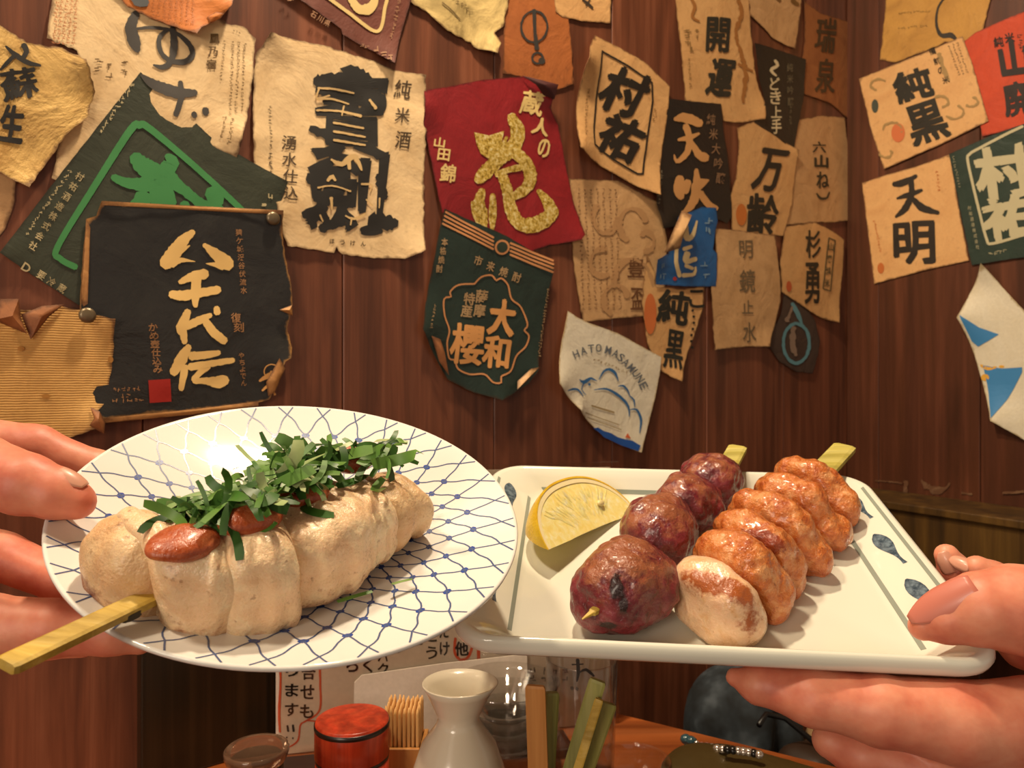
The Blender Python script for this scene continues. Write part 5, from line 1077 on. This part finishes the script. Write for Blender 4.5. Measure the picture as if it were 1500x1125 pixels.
# menu sheet in a clear stand
M0, M1 = P(404, 1100, .505), P(905, 1050, .555); MN = Plane((M0[0], M0[1], H), (M1[0] - M0[0], M1[1] - M0[1], 0), (0, 0, 1))
ma, mb = MN.uv(404, 1090)[0], MN.uv(905, 1000)[0]; mtop = MN.uv(860, 677)[1]
menu = thing('menu', MN.pt((ma + mb) / 2, TZ - H), 'handwritten paper menu in a clear sleeve standing behind the sake bottle', 'menu')
m_menu = paper('menu_paper', 'eadccb', 'd8c8b4', .2, spots=0, edge='b8a488', edge_amt=.3, bump=.1)
def quad(name, pl, pxs, w_, mat, parent, th=.0006):
    UV = [pl.uv(*q) for q in pxs]; V = [pl.pt(u, v, w_) for u, v in UV] + [pl.pt(u, v, w_ - th) for u, v in UV]; n = len(UV)
    o = mesh(name, V, [tuple(range(n)), tuple(range(n, 2 * n))[::-1]] + [(i, i + n, (i + 1) % n + n, (i + 1) % n) for i in range(n)], mat, parent, smooth=False)
    bm = bmesh.new(); bm.from_mesh(o.data); bmesh.ops.recalc_face_normals(bm, faces=bm.faces); bm.to_mesh(o.data); bm.free(); return o
def rect(pl, a, b, v0, v1, w_, name, mat, parent, th=.0006):
    V = [pl.pt(u, v, w_ - k) for k in (0, th) for u, v in ((a, v0), (b, v0), (b, v1), (a, v1))]
    o = mesh(name, V, BOXF, mat, parent, smooth=False); bm = bmesh.new(); bm.from_mesh(o.data); bmesh.ops.recalc_face_normals(bm, faces=bm.faces); bm.to_mesh(o.data); bm.free(); return o
tv = TZ - H
rect(MN, ma, mb - .006, tv + .0005, mtop - .004, 0, 'menu_sheet', m_menu, menu)
m_sleeve = thin_glass('clear_sleeve', (.97, .95, .92, 1), .10)
rect(MN, ma + .002, mb, tv + .0005, mtop, .0022, 'clear_sleeve', m_sleeve, menu, .0009)
I = Ink(); I.col('ります', 428, 982, 427, 1040, 19, 19, bold=.025, rag=.8); I.br([(421, 1063, 3), (422, 1071, 3)]); I.br([(429, 1062, 3), (430, 1071, 3)]); I.disc(420, 1080, 1.3); I.disc(429, 1081, 1.3)
I.col('合せも', 452, 985, 449, 1042, 20, 20, bold=.025, rag=.8); I.ch('ら', 516, 974, 17, 21, bold=.03, rag=.6); I.ch('く', 539, 974, 14, 22, bold=.03, rag=.6); I.col('パク', 561, 960, 561, 980, 15, 17, bold=.03, rag=.6); I.br([(561, 994, 3), (561, 1006, 3)])
I.ch('に', 611, 938, 15, 14, bold=.03, rag=.6); I.ch('す', 586, 948, 14, 16, bold=.03, rag=.6); I.col('とう', 632, 930, 632, 956, 16, 19, bold=.03, rag=.6); I.col('だけ', 651, 924, 651, 950, 14, 20, bold=.03, rag=.6)
I.ch('他', 676, 950, 20, 20, bold=.035, rag=.6); I.col('喜い', 718, 972, 722, 990, 12, 12, bold=.02); I.col('こうこ', 738, 968, 742, 1000, 12, 12, bold=.02); I.col('んね', 608, 1030, 606, 1045, 9, 12, bold=.02)
for x in range(780, 840, 16): I.tiny(x, 976, x, 1000, 8, 9)
ink_mesh('handwriting', I, MN.uv, lambda u, v: 0 * u, MN, inkm('231c18'), menu, .0003)
I = Ink(); I.br([(410, 965, 4), (411, 1000, 3), (409, 1040, 4), (410, 1072, 3)]); I.br([(468, 965, 4), (469, 1000, 3), (468, 1040, 3), (448, 1056, 2.5), (440, 1062, 2.5), (436, 1085, 2.5), (420, 1096, 2)]); I.br([(468, 1057, 2.5), (450, 1055, 2.5)])
I.br([(667, 935, 4), (666, 955, 4), (674, 966, 4), (686, 962, 4), (692, 945, 4)]); I.br([(701, 942, 5), (701, 968, 5)]); ink_mesh('orange_marker_line', I, MN.uv, lambda u, v: 0 * u, MN, inkm('d2542c'), menu, .00025)
# second small card in the same stand
c2 = tag(quad('menu_card', Plane(MN.pt(0, 0, .0042), MN.u, MN.v), [(517, 1090), (519, 1000), (530, 989), (648, 972), (772, 958), (774, 1078)], 0, m_menu, None, .0006), 'small plain card standing in front of the handwritten menu', 'card')
# black ledge under the menu
m_ebony = wood('dark_tray_wood', '1c0d08', '2d1610', '3a1d14', 'x', .4)
q = MN.pt((ma + mb) / 2 - .02, 0, .030); cdt = tag(box('condiment_tray', (q[0], q[1], TZ + .0035), (MN.u, MN.n, XYZ[2]), (.095, .0145, .003), m_ebony, bevel=.001), 'narrow dark wooden tray in front of the menu', 'tray')
def below(px, Y): # a point on the table under pixel column px at depth Y
    return np.array([(px - 750) / F * Y, Y, TZ])
m_sake = plain('ivory_glaze', 'e0d6be', .22, Coat__Weight=.5, Coat__Roughness=.06)
# sake flask: measure its rim height
Yt = .385; bt = below(672, Yt); rt = H - (1000 - 562.5) / F * Yt - TZ; s_ = .0195 / .0195; R0 = 54 / F * Yt
pr = [(.012, 0), (.024, .0005), (.0275, .004), (.0290, .016), (.0285, .030), (.0250, rt * .50), (.0190, rt * .68), (.0118, rt * .78), (.0105, rt * .82), (.0122, rt * .86), (R0 * .86, rt * .955), (R0, rt), (R0 * .96, rt + .0004), (R0 * .84, rt * .958), (.0100, rt * .865), (.0080, rt * .82), (.0090, rt * .77), (.0150, rt * .66), (.02, rt * .4), (.0004, rt * .2)]
o = lathe('sake_flask', bt, pr, m_sake, n=64)
for v in o.data.vertices:      # the pinched pouring lip
    if v.co.z > rt * .9: v.co.x *= 1.0 + (.07 if v.co.x > 0 else 0) * (v.co.z / rt - .9) * 10
tag(o, 'white ceramic sake flask with a flared mouth', 'flask')
# red lidded spice pot
m_redl = wood('red_lacquer', '9a2a14', 'b43a1e', 'c44c2a', 'z', .3, 4.0, .1); m_blk = plain('dark_band', '1c120c', .3)
Yr = .40; br = below(516, Yr); r1 = 54 / F * Yr; ht = H - (1052 - 562.5) / F * Yr - TZ
po = thing('spice_pot', br, 'round red lidded spice pot with a dark band', 'pot')
lathe('pot_body', br, [(.0004, 0), (r1 * .93, 0), (r1 * .98, .003), (r1 * .98, ht - .021), (.0004, ht - .021)], m_redl, po)
lathe('dark_band', br, [(r1 * .6, ht - .0208), (r1 * .985, ht - .0208), (r1 * .985, ht - .0188), (r1 * .6, ht - .0188)], m_blk, po)
lathe('lid', br, [(.0004, ht - .0186), (r1, ht - .0186), (r1 * 1.0, ht - .0022), (r1 * .97, ht - .0002), (r1 * .93, ht), (.0004, ht + .0002)], m_redl, po); lathe('dark_rim', br, [(r1 * .995, ht - .0040), (r1 * 1.012, ht - .0037), (r1 * 1.012, ht - .0017), (r1 * .985, ht - .0013)], m_blk, po)
# brown glass sauce jar
nt = NT('brown_glass'); nt.base((.40, .24, .15, 1)); nt.set(Roughness=.06, Transmission__Weight=.85, IOR=1.4); m_bg = nt.m
m_soy = plain('soy_sauce', '1c0a06', .15)
Yj = .41; bj = below(376, Yj); r2 = 46 / F * Yj; hj = H - (1094 - 562.5) / F * Yj - TZ
jar = thing('sauce_jar', bj, 'small brown glass sauce jar with a flat glass lid', 'jar')
lathe('jar_body', bj, [(.0004, 0), (r2 * .8, 0), (r2 * .84, .002), (r2 * .84, hj - .010), (r2 * .78, hj - .010), (r2 * .78, .003), (.0004, .0028)], m_bg, jar)
lathe('soy_sauce', bj, [(.0004, .0032), (r2 * .775, .0032), (r2 * .775, hj - .02), (.0004, hj - .02)], m_soy, jar)
lathe('glass_lid', bj, [(.0004, hj - .0096), (r2 * .80, hj - .0096), (r2 * .92, hj - .007), (r2, hj - .003), (r2 * 1.0, hj - .0008), (r2 * .95, hj), (r2 * .8, hj - .0018), (.0004, hj - .0026)], m_bg, jar)
# toothpick holder
m_bbox = wood('light_bamboo_box', 'b87838', 'cf9450', 'dba866', 'z', .45)
Yp = .43; bp_ = below(592, Yp); hb = H - (1092 - 562.5) / F * Yp - TZ + .004
ph = thing('toothpick_holder', bp_, 'bamboo box packed with toothpicks between the red pot and the sake flask', 'holder')
for dx, dy, hx, hy in ((-.0115, 0, .0012, .0125), (.0115, 0, .0012, .0125), (0, -.0115, .0102, .0012), (0, .0115, .0102, .0012)): box('side_panel', bp_ + np.array([dx, dy, hb / 2]), XYZ, (hx, hy, hb / 2), m_bbox, ph, bevel=.0004)
m_pick = plain('toothpick_wood', 'd9a868', .6); zt = H - (1030 - 562.5) / F * Yp - TZ; rp = random.Random(2)
tmesh = None; pts_ = []
for i in range(8):
    for j in range(8):
        x, y = -.0090 + .00257 * i + rp.uniform(-.0004, .0004), -.0090 + .00257 * j + rp.uniform(-.0004, .0004); pts_.append((x, y))
for i, (x, y) in enumerate(pts_):
    z1 = zt + rp.uniform(-.003, .0015)
    if tmesh is None:
        o = tube('toothpick', [bp_ + np.array([x, y, .002]), bp_ + np.array([x, y, .004]), bp_ + np.array([x, y, z1 - .003]), bp_ + np.array([x, y, z1])], [.0003, .0010, .0010, .00035], m_pick, None, 6); tmesh = o
    else:
        o = bpy.data.objects.new('toothpick', tmesh.data); COL.objects.link(o); o.location = tmesh.location + Vector((x - pts_[0][0], y - pts_[0][1], rp.uniform(-.001, .0005)))
    tag(o, 'thin wooden toothpick standing in the bamboo box', 'toothpick', 'toothpicks in the bamboo box')
# glass tumbler with printed mark
m_glass = thin_glass('clear_glass', (.975, .97, .96, 1), .03, 1.5)
Yg = .47; bg = below(852, Yg); rg_ = 52 / F * Yg; hg = H - (962 - 562.5) / F * Yg - TZ
gl = thing('glass_tumbler', bg, 'clear glass tumbler with a small dark printed mark, behind the used skewers', 'glass')
lathe('glass_body', bg, [(.0004, 0), (rg_ * .84, 0), (rg_ * .88, .002), (rg_ * .94, .03), (rg_ * 1.0, hg - .001), (rg_ * .985, hg), (rg_ * .965, hg - .001), (rg_ * .90, .03), (rg_ * .84, .010), (.0004, .008)], m_glass, gl)
GP = Plane((bg[0], Yg - rg_ - .0012, H), (1, 0, 0), (0, 0, 1)); I = Ink(); I.br([(846, 966, 5), (847, 985, 5), (845, 998, 2)]); I.br([(838, 974, 2), (854, 972, 2)]); I.br([(850, 984, 2), (858, 980, 5), (870, 990, 3)]); [I.ch(c, 838 + i * 7, 1009, 5, 7, bold=.03) for i, c in enumerate('中々')]
ink_mesh('printed_mark', I, GP.uv, lambda u, v: rg_ - np.sqrt(np.maximum(rg_ ** 2 - u ** 2, 0)) * 0 - rg_ + .0008 - (u ** 2) / (2 * rg_), GP, inkm('2a221c'), gl, 0)
# stacked clear glass bowls
Yb = .49
for i in range(4):
    bb = below(742, Yb) + np.array([0, 0, .0006 + .011 * i]); 
    o = lathe('glass_bowl', bb, [(.0004, 0), (.014, 0), (.018, .003), (.029, .018), (.0345, .0215), (.0348, .0225), (.0335, .0228), (.0275, .0200), (.0165, .0050), (.0004, .0030)], m_glass)
    tag(o, 'clear glass bowl, %s of the stack right of the sake flask' % ('bottom', 'second from the bottom', 'second from the top', 'topmost')[i], 'bowl', 'stacked clear glass bowls')
bb = below(742, Yb); hs_ = H - (1022 - 562.5) / F * Yb - TZ
# holder of used skewers
Yk = .345; bk = below(785, Yk); hk = .030
cup = lathe('skewer_cup', bk, [(.0004, 0), (.019, 0), (.021, .002), (.0225, hk), (.0218, hk + .0006), (.0205, hk - .001), (.0195, .004), (.0004, .003)], m_sake); tag(cup, 'short ivory cup that holds the used bamboo skewers', 'cup')
m_gb = wood('used_green_bamboo', '7a7a3a', '96964e', 'a8a45e', 'z', .5, 2.0)
def used(px0, py0, px1, wd, th, mat, label, dY=0, dot=False):
    top = P(px0, py0, Yk + dY); bot = np.array([bk[0] + (px1 - 785) / F * Yk, Yk + dY * .3, TZ + .0045 + abs(dY) * .1]); nn_ = np.array([.25 * (1 if dY > 0 else -1), -1, 0])
    o = stick('used_skewer', top, bot, wd, th, mat, None, nn_, taper=.55, point=.006); return tag(o, label, 'skewer', 'used skewers in the cup')
used(784, 1004, 796, .0092, .0022, m_bbox, 'flat orange-tan used skewer, leftmost in the cup', -.004)
used(808, 1014, 790, .0070, .0034, m_gb, 'green used skewer second from the left, standing upright', .006)
used(876, 996, 772, .0078, .0034, m_gb, 'tallest green used skewer leaning right', .000)
used(892, 1030, 784, .0076, .0034, m_gb, 'shorter green used skewer at the right of the cup', .007)
used(878, 1024, 778, .0040, .0022, m_bamboo2, 'thin pale skewer wedged between the two leaning green ones', -.006)
# shallow clear glass at the lower right of the skewers
bs_ = below(925, .46); hh_ = H - (1114 - 562.5) / F * .46 - TZ
if hh_ > .01: tag(lathe('small_glass', bs_, [(.0004, 0), (.018, 0), (.0190, .002), (.0245, hh_), (.0239, hh_ + .0005), (.0232, hh_ - .001), (.0180, .004), (.0004, .0035)], m_glass), 'low clear glass at the bottom edge, right of the used skewers', 'glass')
# olive pouch with beads
m_olive = plain('olive_leather', '4a3c1c', .35); Vp = []; c0 = on_t(1062, 1134)
pf = superell(c0 + np.array([.012, -.028, .0085]), np.stack([dE, -dn, XYZ[2]]), (.058, .032, .0085), 3.0)
tag(sdf_mesh('olive_pouch', pf, .0018, m_olive, None, dnoise(.0010, 60, .0002, 300, 8)), 'olive-brown pouch on the table beneath the bead strap', 'pouch')
# bead strap lying along the table edge
cols_ = [plain('teal_glass_bead', '2e5058', .1, Coat__Weight=.6), plain('silver_bead', 'd8cdbf', .18, Metallic=.8), plain('pink_bead', 'b0756a', .2), plain('black_bead', '1c1814', .2)]
m_cord = plain('black_cord', '15100c', .6)
strap = thing('bead_strap', c0, 'strap of teal, silver and black beads lying across the table edge', 'strap')
sp = []
for k in range(15):
    t = k / 14; x, y = 1005 + (1112 - 1005) * t, 1083 + (1108 - 1083) * t + 3 * math.sin(t * 5); p = on_t(x, y + 4); d_in = abs(0); p[2] = TZ + (.0042 if t < .25 else .006 + .016 * min(1, (t - .25) * 3)); sp.append(P(x, y, p[1] * (H - p[2]) / max(H - TZ, .01) * 1.0))
tube('cord', sp, .0007, m_cord, strap, 6)
for k, p in enumerate(sp):
    r_ = .0042 if k < 2 else (.0022 if k < 4 else .0030); f = superell(p, XYZ, (r_, r_, r_ * .95), 2.0); mt_ = cols_[0] if k < 2 else cols_[[1, 2, 2, 1, 1, 1, 3, 3, 1, 1, 1, 3, 1][k - 2]]
    V = []; Fq = []; n = 10
    for i in range(7):
        th_ = math.pi * i / 6
        for j in range(n): ph_ = 2 * math.pi * j / n; V.append(p + r_ * np.array([max(math.sin(th_), .15) * math.cos(ph_), max(math.sin(th_), .15) * math.sin(ph_), math.cos(th_) * .8]))
    for i in range(6):
        for j in range(n): Fq.append((i * n + j, i * n + (j + 1) % n, (i + 1) * n + (j + 1) % n, (i + 1) * n + j))
    Fq += [tuple(range(n))[::-1], tuple(6 * n + j for j in range(n))]; mesh('bead', V, Fq, mt_, strap)

# ================================================================ stool with clothes beyond the table
m_bench = wood('stool_wood', '24140c', '3a2214', '4c2e1c', 'x', .5)
topb = H - .50; sxy = np.array([.250, .645]); stool = thing('stool', (sxy[0], sxy[1], 0), 'dark wooden stool beyond the table edge, piled with clothes', 'stool')
box('seat', (sxy[0], sxy[1], topb - .013), (RW.u, RW.n, XYZ[2]), (.085, .10, .012), m_bench, stool, bevel=.004)
for a_, b_ in ((-1, -1), (1, -1), (1, 1), (-1, 1)):
    q = np.array([sxy[0], sxy[1], 0]) + RW.u * .070 * a_ + RW.n * .085 * b_; box('leg', (q[0], q[1], (topb - .026) / 2), (RW.u, RW.n, XYZ[2]), (.012, .012, (topb - .0262) / 2), m_bench, stool, bevel=.002)
nt = NT('blue_grey_cloth'); co = nt.coord((1, 1, 1)); nn = nt.noise(co, 30, 3, .6); nt.base(nt.ramp(nn, [(.42, lin('14191c')), (.55, lin('262e34')), (.7, lin('474f56'))])); nt.set(Roughness=.85); m_cloth = nt.m
def drape(name, x, y, ztop, rx, ry, mat, label, cat, seed, amp=.010, n_=3.4):
    ax = np.stack([RW.n, RW.u, XYZ[2]]); c = np.array([x, y, (topb + ztop) / 2 + .002]); f = superell(c, ax, (rx, ry, (ztop - topb) / 2), n_)
    def d(V): return (amp * np.sin((V @ (ax[0] + ax[2] * .45)) * 120 + 3 * vnoise(V, 16, seed)) * .4 + amp * .6 * vnoise(V, 24, seed)) * np.clip((V[:, 2] - topb) / .03, 0, 1)
    return tag(sdf_mesh(name, f, .005, mat, None, d), label, cat)
drape('folded_jacket', .212, .690, H - .262, .042, .042, m_cloth, 'folded blue-grey jacket on the stool beyond the table', 'jacket', 3, .012)
bag = drape('leather_bag', .243, .590, H - .285, .036, .028, plain('dark_brown_leather', '2c1c10', .5), 'dark brown leather bag on the stool, in front of the jacket', 'bag', 5, .003, 5.0)
tube('bag_strap', [P(1112, 1062, .58), P(1122, 1046, .60), P(1150, 1052, .595), P(1190, 1085, .59), P(1225, 1112, .585), P(1245, 1150, .58)], .0022, plain('black_strap', '100c0a', .4), bag, 8)
drape('beige_scarf', .288, .672, H - .292, .024, .028, plain('beige_cloth', 'a8865e', .85), 'beige scarf behind the leather bag', 'scarf', 9, .006)
